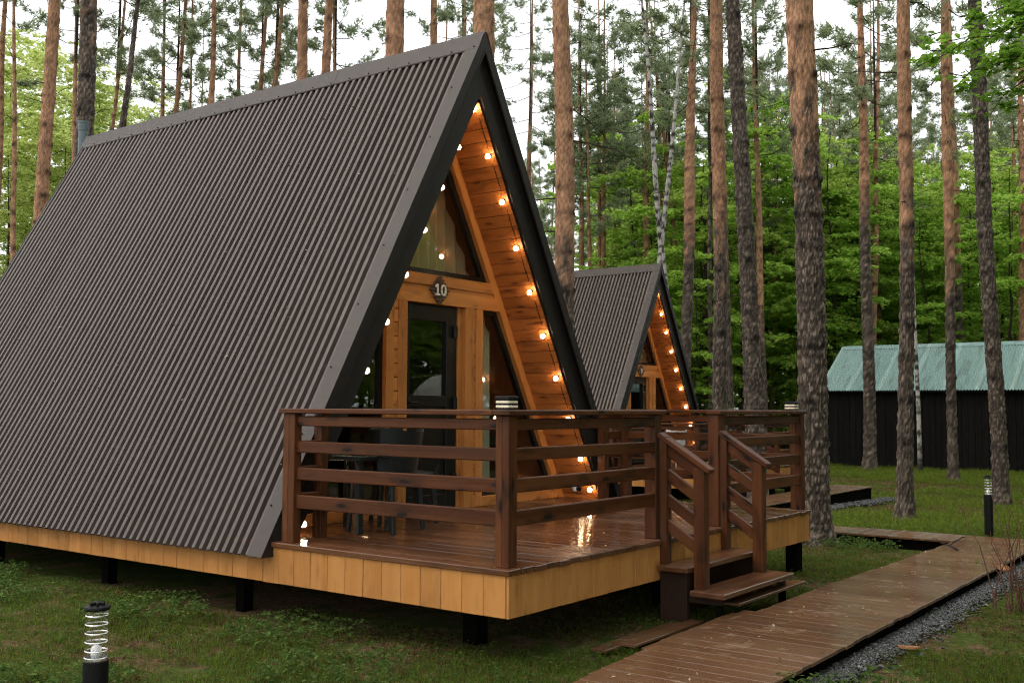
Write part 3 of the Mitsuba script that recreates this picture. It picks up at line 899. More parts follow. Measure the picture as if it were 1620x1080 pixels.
# ------------------------------------------------------------------ shed
sh = thing('shed', 'long black plank shed with pale green corrugated roof at right', 'shed')
SY0, SY1 = -7.0, 8.95
y = SY0; i = 0
while y < SY1:
    box(sh + '__wall', 'board', (30.2 + (0.012 if i % 2 else 0), y + 0.004, -1.0), (30.23, min(y + 0.196, SY1), 1.72), 'tarred_wood', axis=2); y += 0.2; i += 1
box(sh + '__wall', 'side', (30.23, SY1 - 0.05, -1.0), (34.7, SY1 - 0.003, 1.72), 'tarred_wood'); box(sh + '__wall', 'back', (34.7, SY0, -1.0), (34.74, SY1, 1.72), 'tarred_wood')
put(sh + '__wall', 'gable', extrude([(30.2, 1.721), (34.74, 1.721), (32.47, 3.16)], lambda p, t: (p[0], SY1 - 0.005 - 0.05 * t, p[1])), 'tarred_wood', uv=np.zeros((6, 2)))
y = SY0 - 0.1
while y < 9.1:
    for s in (-1, 1):
        n = 11; rows = []
        for t in (0, 0.5, 1):
            x = 32.47 + s * 2.52 * t; z = 3.24 - 1.63 * t
            for q in range(n * 2 + 1): rows.append((x, y + q * (1.02 / (n * 2)), z + (0.045 if q % 2 else 0.0)))
        m = n * 2 + 1
        i, j = np.meshgrid(np.arange(2), np.arange(m - 1), indexing='ij'); i, j = i.ravel(), j.ravel()
        f = np.vstack([np.stack([i * m + j, i * m + j + 1, (i + 1) * m + j + 1], 1), np.stack([i * m + j, (i + 1) * m + j + 1, (i + 1) * m + j], 1)])
        put(sh + '__roof', 'sheet', (np.array(rows), f), 'shed_sheet')
    y += 1.02
put(sh + '__roof', 'ridge_cap', cat([(np.array([(32.47, SY0, 3.285), (32.47, 9.12, 3.285), (32.47 + s * 0.2, 9.12, 3.15), (32.47 + s * 0.2, SY0, 3.15)]), np.array([[0, 1, 2], [0, 2, 3]])) for s in (-1, 1)]), 'shed_sheet')
put(sh, 'eave_beam', (cbox((0.05, 16, 0.1), 0.01)[0] + (30.05, 1.05, 1.60), CBF), 'tarred_wood', uv=np.zeros((24, 2)))

# ------------------------------------------------------------------ trees
C = lambda *a: np.array(a)


def trunk_mesh(bx, by, bz, lx, ly, r0, rs, ztr, H, seed, dz=0.08, sides=16, zfine=16.0, birch=False, rough=1.0):
    r = np.random.default_rng(seed)
    zs = np.concatenate([np.arange(-0.25, min(zfine, H), dz), np.arange(min(zfine, H), H, 0.9), [H]])
    th = np.arange(sides) * 2 * math.pi / sides
    rad = np.maximum(np.minimum(r0, 0.27) + rs * zs, 0.62 * r0)
    rad = np.where(zs > 9, rad * np.clip(1 - (zs - 9) / (H - 8.5) * 0.8, 0.05, 1), rad)
    rad = rad * (1 + 0.45 * np.exp(-np.maximum(zs, 0) / 0.16) + 0.10 * np.exp(-np.maximum(zs, 0) / 0.7))
    cx = bx + lx * np.maximum(zs, 0) + 0.02 * np.sin(zs * 0.9 + seed); cy = by + ly * np.maximum(zs, 0) + 0.02 * np.cos(zs * 0.8 + seed * 2)
    Z, TH = np.meshgrid(zs, th, indexing='ij')
    # anisotropic bark relief
    circ = np.stack([np.cos(TH) * rad[:, None], np.sin(TH) * rad[:, None], Z], -1)
    f1 = meshkit.fbm(circ * [34, 34, 9.0] + seed, 3, seed % 50)
    f2 = meshkit.fbm(circ * [9, 9, 3.5] + seed, 3, 3)
    tr = ss(-1, 1, (Z - ztr) / 1.1 + (f2 - 0.5) * 3.2)            # 0 grey scaly, 1 orange flaky
    fis = 1 - np.abs(2 * f1 - 1)                                 # ridges/fissures
    fis = ss(0.55, 0.95, fis)
    disp = (f1 - 0.5) * 0.022 * (1 - 0.6 * tr) - fis * 0.020 * (1 - 0.85 * tr)
    if birch:
        disp *= 0.15
        n1 = meshkit.fbm(circ * [6, 6, 22.0] + seed, 3, 9); patch = ss(0.50, 0.57, n1)
        n2 = meshkit.fbm(circ * [3, 3, 2.0] + seed, 2, 4); patch = np.maximum(patch, ss(0.55, 0.62, n2) * ss(6, 0, Z))
        patch = np.maximum(patch, ss(0.9, 0.1, Z))
        col = C(0.40, 0.385, 0.35) * (1 - patch[..., None]) + C(0.03, 0.027, 0.025) * patch[..., None]
    else:
        grey = C(0.175, 0.138, 0.112) * (1 - fis[..., None] * 0.75) * (0.75 + 0.6 * f2[..., None])
        oran = (C(0.345, 0.190, 0.112) * (1 - 0.40 * ss(0.5, 0.75, f1)[..., None])) * (0.65 + 0.7 * f2[..., None])
        col = grey * (1 - tr[..., None]) + oran * tr[..., None]
        # whorls of old branch scars
        z = 0.8 + r.random() * 0.5
        while z < min(zfine + 4, H):
            sp = 0.05 + 0.03 * r.random()
            disp = disp + 0.008 * np.exp(-((Z - z) / sp) ** 2)
            for q in range(r.integers(2, 5)):
                a = r.uniform(0, 6.28); zq = z + r.normal(0, 0.03)
                d2 = (np.angle(np.exp(1j * (TH - a))) * rad[:, None] / 0.045) ** 2 + ((Z - zq) / 0.05) ** 2
                g = np.exp(-d2)
                disp = disp + 0.012 * g
                col = col * (1 - 0.8 * np.exp(-d2 * 0.8)[..., None])
            col = col * (1 - 0.22 * np.exp(-((Z - z) / 0.07) ** 2)[..., None])
            z += r.uniform(0.38, 0.75)
    f3 = meshkit.fbm(circ * [70, 70, 16.0] + seed, 2, 6)
    if not birch: col = col * (0.62 + 0.76 * ss(0.25, 0.75, f3))[..., None]
    R = rad[:, None] + disp * rough * np.minimum(1, rad[:, None] / 0.14)
    v = np.stack([cx[:, None] + R * np.cos(TH), cy[:, None] + R * np.sin(TH), bz + Z], -1).reshape(-1, 3)
    n, m = Z.shape
    i, j = np.meshgrid(np.arange(n - 1), np.arange(m), indexing='ij'); i, j = i.ravel(), j.ravel(); k = (j + 1) % m
    f = np.vstack([np.stack([i * m + j, i * m + k, (i + 1) * m + k], 1), np.stack([i * m + j, (i + 1) * m + k, (i + 1) * m + j], 1)])
    return (v, f), np.clip(col, 0.01, 0.9).reshape(-1, 3)


def leaf_mesh(cen, L, W, r, col0, col1, tilt=0.45, fold=0.25, dirs=None):
    n = len(cen)
    a = r.uniform(0, 2 * math.pi, n)
    d = np.stack([np.cos(a), np.sin(a), r.normal(0, 0.35, n)], 1) if dirs is None else dirs + r.normal(0, 0.45, (n, 3))
    d /= np.linalg.norm(d, axis=1, keepdims=True)
    nr = np.stack([r.normal(0, tilt, n), r.normal(0, tilt, n), np.ones(n)], 1)
    s = np.cross(nr, d); s /= np.linalg.norm(s, axis=1, keepdims=True) + 1e-9
    nr = np.cross(d, s)
    sz = r.uniform(0.65, 1.25, n)[:, None]
    l, w = L * sz / 2, W * sz / 2
    v = np.stack([cen - d * l, cen + s * w + nr * w * fold, cen + d * l, cen - s * w + nr * w * fold], 1).reshape(-1, 3)
    b = 4 * np.arange(n)[:, None]
    f = np.concatenate([b + [0, 2, 1], b + [0, 3, 2]], 0)
    t = r.random(n)[:, None]
    c = np.asarray(col0) * (1 - t) + np.asarray(col1) * t
    return (v, f), np.repeat(c, 4, 0)


def leafy_tree(seed, H, crown_r, base, n_br, per_m, L, col0, col1, droop=0.15, trunk_r=0.05, up=0.35, tilt=0.45):
    """trunk + branches (one mesh) and leaves in flat sprays (another)"""
    r = np.random.default_rng(seed)
    wood_parts = []
    zs = np.linspace(0, H, 9)
    cx = np.cumsum(r.normal(0, 0.06, 9)); cy = np.cumsum(r.normal(0, 0.06, 9))
    tr = np.stack([cx, cy, zs], 1)
    wood_parts.append(tube(tr, np.linspace(trunk_r, 0.012, 9), 7))
    cen = []
    for b in range(n_br):
        t = base + (1 - base) * ((b + r.random()) / n_br)
        z = H * t
        prof = math.sin(math.pi * min(1.0, 0.18 + 0.82 * (1 - (t - base) / (1 - base)))) ** 0.7
        Lb = crown_r * (0.35 + 0.75 * prof) * r.uniform(0.65, 1.15)
        az = b * 2.4 + r.normal(0, 0.5)
        o = np.array([np.interp(z, zs, cx), np.interp(z, zs, cy), z])
        q = np.linspace(0, 1, 6)
        e = up * r.uniform(0.4, 1.4)
        pts = o + np.stack([math.cos(az) * q * Lb, math.sin(az) * q * Lb, e * Lb * q - (droop + e * 0.6) * Lb * q ** 2], 1) + r.normal(0, 0.02, (6, 3)) * Lb * q[:, None]
        wood_parts.append(tube(pts, np.linspace(max(0.006, trunk_r * 0.28 * (1 - t * 0.6)), 0.003, 6), 3, caps=False))
        nt = max(3, int(Lb / 0.16))
        for i in range(nt):
            s = 0.22 + 0.78 * (i + r.random()) / nt
            p0 = np.array([np.interp(s, q, pts[:, c]) for c in range(3)])
            tl = (0.22 + 0.30 * Lb * (1.1 - s)) * r.uniform(0.6, 1.2)
            ta = az + (1 if i % 2 else -1) * r.uniform(0.5, 1.15)
            tip = p0 + np.array([math.cos(ta), math.sin(ta), r.normal(-0.05, 0.18) - droop]) * tl
            m = max(3, int(per_m * tl))
            u = r.random(m) ** 0.8
            c = p0 + (tip - p0) * u[:, None] + r.normal(0, 1, (m, 3)) * [0.055, 0.055, 0.03]
            cen.append(c)
    cen = np.vstack(cen)
    (v, f), col = leaf_mesh(cen, L, L * 0.72, r, col0, col1, tilt=tilt)
    # young top leaves paler
    return cat(wood_parts), (v, f), col


def pine_crown(seed, H, R, n_br, tufts, L=0.26):
    r = np.random.default_rng(seed)
    wood_parts = [tube([(0, 0, 0), (0.03, 0.02, H * 0.5), (0, 0, H)], [0.07, 0.045, 0.01], 6)]
    P, Dd = [], []
    for b in range(n_br):
        t = (b + r.random()) / n_br
        z = H * t
        Lb = R * (0.45 + 0.55 * math.sin(math.pi * min(1, 0.25 + t * 0.75))) * r.uniform(0.6, 1.2)
        az = b * 2.4 + r.normal(0, 0.6)
        q = np.linspace(0, 1, 5)
        rise = r.uniform(-0.15, 0.45)
        pts = np.stack([math.cos(az) * q * Lb, math.sin(az) * q * Lb, z + rise * Lb * q + 0.25 * Lb * q ** 3 - 0.15 * Lb * np.sin(q * 3)], 1) + r.normal(0, 0.05, (5, 3)) * q[:, None]
        wood_parts.append(tube(pts, np.linspace(0.022, 0.006, 5), 3, caps=False))
        for s_ in range(4):
            s = r.uniform(0.35, 1.0)
            p0 = np.array([np.interp(s, q, pts[:, c]) for c in range(3)])
            d = np.array([math.cos(az + r.normal(0, 0.7)), math.sin(az + r.normal(0, 0.7)), r.uniform(0.0, 0.7)])
            tl = r.uniform(0.2, 0.55)
            wood_parts.append(tube([p0, p0 + d * tl], [0.007, 0.004], 3, caps=False))
            m = tufts
            u = r.uniform(0.2, 1.15, m)
            P.append(p0 + d * tl * u[:, None] + r.normal(0, 0.09, (m, 3))); Dd.append(np.repeat(d[None], m, 0))
    P, Dd = np.vstack(P), np.vstack(Dd)
    # each tuft: needles as slim blades around its axis
    k = 5
    n = len(P) * k
    c = np.repeat(P, k, 0); dd = np.repeat(Dd, k, 0) * 0.7 + r.normal(0, 0.6, (n, 3))
    dd /= np.linalg.norm(dd, axis=1, keepdims=True)
    side = np.cross(dd, r.normal(0, 1, (n, 3))); side /= np.linalg.norm(side, axis=1, keepdims=True)
    l = L * r.uniform(0.6, 1.2, n)[:, None]; w = 0.022
    v = np.stack([c - side * w, c + side * w, c + dd * l], 1).reshape(-1, 3)
    f = np.arange(3 * n).reshape(-1, 3)
    t = np.repeat(r.random(len(P)), k * 3)[:, None]
    col = C(0.22, 0.28, 0.16) * (1 - t) + C(0.39, 0.44, 0.26) * t
    return cat(wood_parts), (v, f), col


def group(name, parts):
    """a shapegroup: parts = {part name: (mesh, bsdf, colour or None)}"""
    d = {'type': 'shapegroup'}
    for p, (m, b, c) in parts.items(): d[p] = mikit.ply(m, b, smooth=False, color=c)
    scene[name] = d


def inst(gid, x, y, z, rz=0.0, s=1.0, tilt=(0, 0), sz=None):
    M = T4().translate((float(x), float(y), float(z))).rotate([1, 0, 0], float(tilt[0])).rotate([0, 1, 0], float(tilt[1])).rotate([0, 0, 1], math.degrees(rz)).scale([float(s), float(s), float(sz or s)])
    return {'type': 'instance', 'shapegroup': {'type': 'ref', 'id': gid}, 'to_world': M}


GREEN0, GREEN1 = C(0.26, 0.43, 0.06), C(0.42, 0.60, 0.12)
PALE0, PALE1 = C(0.42, 0.52, 0.14), C(0.55, 0.62, 0.22)
for i in range(4):
    if i < 2: w, l, c = leafy_tree(100 + i, 8.5, 2.3, 0.08, 42, 46, 0.135, GREEN0, GREEN1, droop=0.12)
    else: w, l, c = leafy_tree(100 + i, 8.5, 1.9, 0.12, 38, 62, 0.098, GREEN0 * [1.25, 1.12, 1.3], GREEN1 * [1.25, 1.1, 1.4], droop=0.3, trunk_r=0.06, up=0.6, tilt=0.95)
    group(f'sapling_group_{i}', {'stem': (w, 'twig', None), 'leaves': (l, 'leaf', c)})
for i in range(2):
    w, l, c = leafy_tree(200 + i, 15.0, 3.0, 0.12, 58, 36, 0.15, PALE0, PALE1, droop=0.35, trunk_r=0.10, up=0.55)
    group(f'birch_group_{i}', {'stem': (w, 'twig', None), 'leaves': (l, 'leaf', c)})
for i in range(4):
    w, l, c = pine_crown(300 + i, 9.0, 2.4, 27, 15)
    group(f'crown_group_{i}', {'branches': (w, 'twig', None), 'needles': (l, 'needle', c)})
for i in range(3):
    (tm, tc) = trunk_mesh(0, 0, 0, 0.004, 0.003, 0.13, -0.002, (1.5, 4.0, 9.0)[i], 21, 40 + i, dz=0.22, sides=9, zfine=13)
    w, l, c = pine_crown(310 + i, 10.0, 2.5, 27, 15)
    up = np.array([0.05, 0.03, 10.5])
    group(f'pine_group_{i}', {'trunk': (tm, 'bark', tc), 'branches': ((w[0] + up, w[1]), 'twig', None), 'needles': ((l[0] + up, l[1]), 'needle', c)})

# pines whose trunks the photograph shows one by one: id, kind, base x, y, z, lean x, y, radius, taper
TREES = [
('A1', 'o', 14.3, 34.9, -0.92, 0.0051, -0.0068, 0.187, -0.00267),
('A2', 'o', 10.76, 26.26, -0.92, -0.0177, 0.0237, 0.082, -0.00121),
('A3', 'o', 6.23, 17.28, -0.9, 0.0177, -0.0237, 0.152, -0.00218),
('A4', 'o', 15.09, 30.49, -0.92, -0.0111, 0.0148, 0.117, -0.00101),
('A5', 'g', 5.69, 14.66, -0.84, 0.0062, -0.0083, 0.184, -0.00221),
('A6', 'o', 15.78, 31.24, -0.92, 0.0455, -0.061, 0.1, -0.00116),
('A7', 'g', 13.0, 26.61, -0.92, 0.0612, -0.082, 0.18, -0.00472),
('A8', 'o', 21.2, 34.0, -0.92, -0.0121, 0.0163, 0.169, -0.0026),
('A9', 'o', 19.09, 31.82, -0.92, 0.0339, -0.0455, 0.207, -0.00532),
('A10', 'g', 21.73, 33.3, -0.92, -0.0008, 0.0011, 0.079, 0.0),
('A11', 'g', 29.52, 42.93, -0.92, -0.0022, 0.0029, 0.127, -0.00321),
('A12', 'o', 17.18, 26.02, -0.92, 0.0042, -0.0056, 0.166, -0.00292),
('A13', 'o', 22.97, 31.64, -0.92, -0.0012, 0.0016, 0.179, -0.00312),
('A14', 'o', 21.9, 29.73, -0.92, 0.0206, -0.0276, 0.175, -0.00332),
('A15', 'o', 20.71, 27.98, -0.92, 0.0351, -0.0471, 0.219, -0.00691),
('A16', 'p', 12.33, 15.79, -0.92, -0.0012, 0.0016, 0.167, -0.00188),
('A17', 'o', 14.53, 17.86, -0.92, 0.0203, -0.0272, 0.24, -0.00814),
('A17b', 'o', 22.71, 25.29, -0.92, -0.0093, 0.0124, 0.18, -0.00407),
('A18', 'p', 8.91, 9.51, -0.83, 0.006, -0.008, 0.221, -0.00533),
('A19', 'o', 19.56, 17.81, -0.92, 0.0025, -0.0034, 0.321, -0.012),
('A20', 'g', 29.3, 26.5, -0.92, 0.024, -0.0322, 0.149, -0.00399),
('A21', 'o', 24.71, 20.94, -0.92, 0.0054, -0.0073, 0.272, -0.00826),
('A22', 'p', 8.86, 7.07, -0.77, -0.0099, 0.0133, 0.228, -0.0049),
('B1', 'o', 29.42, 21.32, -0.92, 0.0098, -0.0132, 0.166, -0.00332),
('B2', 't', 9.66, 6.0, -0.77, -0.0078, 0.0105, 0.209, -0.00772),
('B3', 'o', 32.6, 20.4, -0.92, -0.009, 0.0121, 0.15, -0.00349),
('B4', 'o', 35.52, 21.5, -0.92, 0.0001, -0.0002, 0.125, -0.00116),
('B5', 'o', 33.91, 20.32, -0.92, 0.0031, -0.0042, 0.13, -0.00233),
('B5b', 'o', 46.01, 27.5, -0.92, 0.0004, -0.0006, 0.09, 0.0),
('B6', 'o', 46.88, 26.34, -0.92, -0.0131, 0.0176, 0.111, -0.00195),
('B6b', 'o', 42.09, 24.4, -0.92, -0.0067, 0.009, 0.139, -0.00304),
('B7', 'birch', 23.35, 11.06, -0.92, -0.0444, 0.0595, 0.156, -0.00543),
('B7b', 'birch2', 22.64, 12.01, -0.92, 0.0593, -0.0795, 0.127, -0.00344),
('B8', 'o', 33.26, 17.84, -0.92, 0.0047, -0.0063, 0.161, -0.00354),
('B9', 'o', 35.5, 16.51, -0.92, -0.0627, 0.084, 0.118, -0.00117),
('B10', 'o', 43.52, 22.48, -0.92, 0.0069, -0.0092, 0.083, 0.0),
('C1', 't', 26.13, 12.34, -0.92, 0.0152, -0.0203, 0.198, -0.00121),
('C2', 't2', 13.99, 5.21, -0.87, -0.0012, 0.0016, 0.156, -0.0023),
('C2b', 'g', 31.23, 13.87, -0.92, 0.0022, -0.0029, 0.099, -0.00153),
('C2c', 'g', 28.96, 11.9, -0.92, -0.0146, 0.0195, 0.123, -0.00583),
('C3', 'g', 13.51, 4.21, -0.84, -0.0253, 0.0339, 0.189, -0.00459),
('C4', 'o', 32.47, 12.21, -0.92, -0.0105, 0.0141, 0.13, -0.00121),
('C5', 'o', 49.35, 19.68, -0.92, 0.0151, -0.0202, 0.07, 0.0),
('C6', 'o', 49.87, 18.99, -0.92, 0.0064, -0.0086, 0.07, 0.0),
('D1', 't', 7.4, 0.8, -0.63, -0.0101, 0.0135, 0.19, -0.00306),
('D2', 'o', 53.35, 17.67, -0.92, 0.0105, -0.014, 0.09, 0.0),
('D2b', 'o', 52.56, 15.38, -0.92, -0.039, 0.0523, 0.102, -0.00103),
('D3', 't2', 28.52, 6.97, -0.92, -0.0034, 0.0046, 0.212, -0.00459),
('D4', 'o', 38.9, 10.27, -0.92, 0.0188, -0.0252, 0.143, -0.00121),
('D4b', 'o', 45.07, 12.05, -0.92, 0.0019, -0.0026, 0.09, 0.0),
('D5', 't2', 11.8, 1.0, -0.72, 0.0091, -0.0122, 0.133, -0.00383),
('D5b', 'birch', 28.22, 5.36, -0.92, -0.009, 0.0121, 0.083, -0.00224),
('D6', 't', 24.98, 3.58, -0.92, 0.0014, -0.0019, 0.145, -0.00115),
('D6b', 'g', 41.19, 7.21, -0.92, -0.0064, 0.0086, 0.202, -0.00288),
('D7', 'g', 17.08, 0.72, -0.87, -0.0186, 0.0249, 0.159, -0.00153),
('D7b', 'o', 53.77, 8.74, -0.92, -0.0026, 0.0035, 0.099, 0.0),
('D7c', 'o', 56.91, 9.55, -0.92, 0.014, -0.0188, 0.105, 0.0),
('D8', 'o', 40.54, 4.73, -0.92, 0.0077, -0.0103, 0.172, -0.00243),
('D9', 'o', 57.68, 8.52, -0.92, 0.0148, -0.0199, 0.087, 0.0),
]
# id: (height where grey bark turns orange, label)
TREE_INFO = {
 'A1': (1, 'orange pine trunk cut by the left edge of the photo'),
 'A2': (1, 'thin orange pine second from the left edge'),
 'A3': (-2, 'broad orange pine left of the flue, short dead twigs on its right side'),
 'A4': (0, 'slim orange pine half hidden behind the thick grey pine by the flue'),
 'A5': (10, 'thick grey-brown pine standing directly behind the flue'),
 'A6': (0, 'thin leaning orange pine just right of the flue pine'),
 'A7': (40, 'grey leaning pine over the left end of the ridge'),
 'A8': (0, 'straight slim orange pine rising over the left third of the ridge'),
 'A9': (0, 'slim orange pine leaning right, beside the straight slim one over the ridge'),
 'A10': (8, 'very thin brown pine between two slim orange pines over the ridge'),
 'A11': (9, 'thinnest grey pine far behind the left part of the ridge'),
 'A12': (0, 'medium orange pine over the left third of the ridge, right of the thin brown one'),
 'A13': (0, 'slim pale orange pine over the ridge, next right from the medium orange pine'),
 'A14': (0, 'slim pale orange pine leaning right over the middle of the ridge'),
 'A15': (0, 'orange pine with many curved dead branches over the middle of the ridge'),
 'A16': (9, 'pinkish-grey pine with dark branch rings over the middle of the ridge'),
 'A17': (-2, 'front orange pine of the close pair over the middle of the ridge'),
 'A17b': (0, 'rear pine of the close pair over the middle of the ridge'),
 'A18': (4.6, 'thick mottled grey pine over the right half of the ridge'),
 'A19': (0, 'orange pine rising just right of the thick mottled pine over the ridge'),
 'A20': (14, 'thin green-grey pine left of the apex of the front cabin'),
 'A21': (0, 'slim orange pine immediately left of the apex of the front cabin'),
 'A22': (5.0, 'thick pine directly behind the apex of the front cabin'),
 'B1': (0, 'slim orange pine between the front gable and the thick pine to its right'),
 'B2': (4.3, 'thick pine with orange top and scaly grey foot between the two cabins'),
 'B3': (1, 'thin orange pine just right of the thick pine between the cabins'),
 'B4': (3, 'left stem of the close trio of thin pines above the farther cabin roof'),
 'B5': (3, 'middle stem of the close trio of thin pines above the farther cabin roof'),
 'B5b': (3, 'right stem of the close trio of thin pines above the farther cabin roof'),
 'B6': (4, 'very thin pine above the middle of the farther cabin ridge'),
 'B6b': (4, 'thin short pine right of the trio above the farther cabin roof'),
 'B7': (0, 'white birch stem curving to the right behind the farther cabin apex'),
 'B7b': (0, 'white birch stem with black patches leaning left behind the farther cabin apex'),
 'B8': (3, 'orange pine behind the left white birch stem'),
 'B9': (2, 'thin orange pine leaning left behind the two birches'),
 'B10': (3, 'thin pine seen between the two birch stems'),
 'C1': (7.5, 'ringed pine with orange top right of the farther cabin apex'),
 'C2': (5.4, 'straight pine, orange above and grey below, right of the farther cabin gable'),
 'C2b': (30, 'dark thin trunk hidden behind the left edge of the straight two-tone pine'),
 'C2c': (30, 'dark leaning trunk behind the right edge of the straight two-tone pine'),
 'C3': (40, 'thick all-grey pine leaning left behind the terrace gate'),
 'C4': (5.5, 'slim orange pine touching the right side of the all-grey leaning pine'),
 'C5': (4, 'very thin pine left of the big pine at the terrace corner, nearest the grey one'),
 'C6': (4, 'very thin pine left of the big pine at the terrace corner'),
 'D1': (5.2, 'big pine with rough dark foot and orange top beside the terrace corner'),
 'D2': (3, 'thin straight pine just right of the big terrace-corner pine'),
 'D2b': (3, 'thin leaning pine just right of the big terrace-corner pine'),
 'D3': (8.5, 'dark-footed pine with a wounded bark patch before the left end of the shed'),
 'D4': (3, 'slim orange pine behind the dark-footed pine at the left end of the shed'),
 'D4b': (3, 'thin pine top between two pines above the left end of the shed'),
 'D5': (5.0, 'mottled straight pine on the lawn before the middle of the shed'),
 'D5b': (0, 'birch half hidden behind the mottled straight pine before the shed'),
 'D6': (6.0, 'slim reddish pine before the shed, second from the right edge of the lawn'),
 'D6b': (8, 'grey trunk behind the slim reddish pine, ending at the shed roof'),
 'D7': (40, 'grey pine leaning left beside the right-hand bollard light'),
 'D7b': (3, 'thin orange pine right behind the grey leaning pine by the bollard'),
 'D7c': (3, 'thin far pine next right of the one behind the grey leaning pine'),
 'D8': (3, 'orange pine cut by the right edge of the photo'),
 'D9': (3, 'thin pine just inside the right edge of the photo'),
}
rt = np.random.default_rng(5)
for i, (tid, kind, bx, by, bz, lx, ly, r0, rs) in enumerate(TREES):
    ztr, lab = TREE_INFO[tid]
    birch = kind.startswith('birch')
    D = (bx - CAM[0]) * FH[0] + (by - CAM[1]) * FH[1]
    H = rt.uniform(20, 24) if not birch else 17
    r0 = min(r0, 0.25) * (0.82 if birch else 1)
    if tid == 'D1': dz, sides, rough = 0.020, 84, 1.05
    elif D < 24: dz, sides, rough = 0.035, 40, 0.9
    elif D < 42: dz, sides, rough = 0.08, 16, 1.0
    else: dz, sides, rough = 0.14, 10, 1.0
    zf = {True: 11.0, False: 17.0}[D < 24]
    key = thing('birch_tree' if birch else 'pine_tree', lab, 'birch tree' if birch else 'pine tree')
    m, c = trunk_mesh(bx, by, bz, lx, ly, r0, rs, ztr, H, 60 + i, dz, sides, zf, birch, rough)
    put(key, 'trunk', m, 'bark', smooth=True, color=c)
    # dead twigs
    tw = []
    n = 3 if D > 24 else 4
    lo, hi = (3.5, 9.0) if D < 24 else (6.0, 15.0)
    if tid == 'A15': n, lo, hi = 16, 8.0, 16
    if tid in ('A3', 'A14', 'B3', 'B4', 'B5'): n = 9
    if tid in ('D1', 'C3', 'D7'): n = 1
    for q in range(n):
        z = rt.uniform(lo, hi); a = rt.uniform(0, 6.28); L = rt.uniform(0.25, 0.6) if tid == 'A3' else rt.uniform(0.5, 1.9)
        o = np.array([bx + lx * z, by + ly * z, bz + z]); d = np.array([math.cos(a), math.sin(a), 0])
        t = np.linspace(0, 1, 5)[:, None]
        tw.append(tube(o + d * t * L + np.array([0, 0, 1]) * L * (rt.uniform(-0.1, 0.4) * t - rt.uniform(0, 0.5) * t ** 2) + rt.normal(0, 0.03, (5, 3)) * t, np.linspace(0.014, 0.005, 5), 4, caps=False))
    put(key, 'branch', cat(tw), 'twig', kind='stuff')
    if birch:
        if False: scene[numbered(key + '__crown')] = inst(f'birch_group_{i % 2}', bx + lx * 5, by + ly * 5, bz + 4.5, i, 0.85)
    else:
        zc = 14.5 if D < 24 else (rt.uniform(13.2, 15.2) if tid[0] == 'A' else rt.uniform(11.0, 13.0))
        if tid in ('A10', 'A11', 'A20', 'B6b'): zc = 9
        s = rt.uniform(0.8, 1.05)
        scene[numbered(key + '__crown')] = inst(f'crown_group_{i % 4}', bx + lx * zc, by + ly * zc, bz + zc, rt.uniform(0, 6), s)

# the forest behind: pines, saplings and birches, each a tree of its own


def sector(n, px0, px1, d0, d1, seed, pw=1.0, keep=None):
    r = np.random.default_rng(seed); out = []
    while len(out) < n:
        t = (r.uniform(px0, px1) - 810) / FPX
        D = d0 + (d1 - d0) * r.random() ** pw
        x, y = CAM[0] + D * (FH[0] + RH[0] * t), CAM[1] + D * (FH[1] + RH[1] * t)
        if 13 < x < 21.5 and 4.5 < y < 16.5: continue
        if -2 < x < 7 and -3 < y < 11.5: continue
        if 28.5 < x < 37 and -9 < y < 11: continue
        if keep and not keep(x, y, D, t): continue
        out.append((x, y, r.uniform(0, 6.28), r.random()))
    return out


def forest(spots, gid, ng, name, label, category, grp, s0, s1):
    for i, (x, y, a, q) in enumerate(spots):
        k = thing(name, label, category, grp)
        scene[k] = inst(f'{gid}_{i % ng}', x, y, float(ground_z(x, y)) - 0.05, a, s0 + (s1 - s0) * q, (rng.normal(0, 1.5), rng.normal(0, 1.5)))


PL, PG = 'slender pine among the far trunks of the forest', 'far forest pines'
SL_, SG = 'fresh green leafy sapling of the forest understory', 'understory saplings'
BL, BG = 'pale yellow-green young birch of the bright far forest at left', 'pale birches at left'
forest(sector(30, 760, 1700, 46, 95, 31), 'pine_group', 3, 'far_pine', PL, 'pine tree', PG, 0.85, 1.1)
forest(sector(8, 180, 780, 60, 95, 32), 'pine_group', 3, 'far_pine', PL, 'pine tree', PG, 0.85, 1.1)
forest(sector(12, 1470, 1640, 62, 95, 42), 'pine_group', 3, 'far_pine', PL, 'pine tree', PG, 0.9, 1.15)
forest(sector(20, 1230, 1500, 58, 95, 40), 'pine_group', 3, 'far_pine', PL, 'pine tree', PG, 0.9, 1.15)
forest(sector(9, 790, 1010, 70, 95, 41), 'pine_group', 3, 'far_pine', PL, 'pine tree', PG, 0.9, 1.1)
forest(sector(10, 860, 1230, 40, 56, 39), 'pine_group', 3, 'far_pine', PL, 'pine tree', PG, 0.72, 0.95)
forest(sector(78, 1000, 1720, 43, 74, 33, 1.1), 'sapling_group', 4, 'leafy_sapling', SL_, 'sapling', SG, 1.0, 1.95)
forest(sector(44, 800, 1120, 38, 62, 34), 'sapling_group', 4, 'leafy_sapling', SL_, 'sapling', SG, 0.6, 0.95)
forest(sector(34, 700, 1720, 66, 105, 35), 'sapling_group', 4, 'leafy_sapling', SL_, 'sapling', SG, 1.0, 1.6)
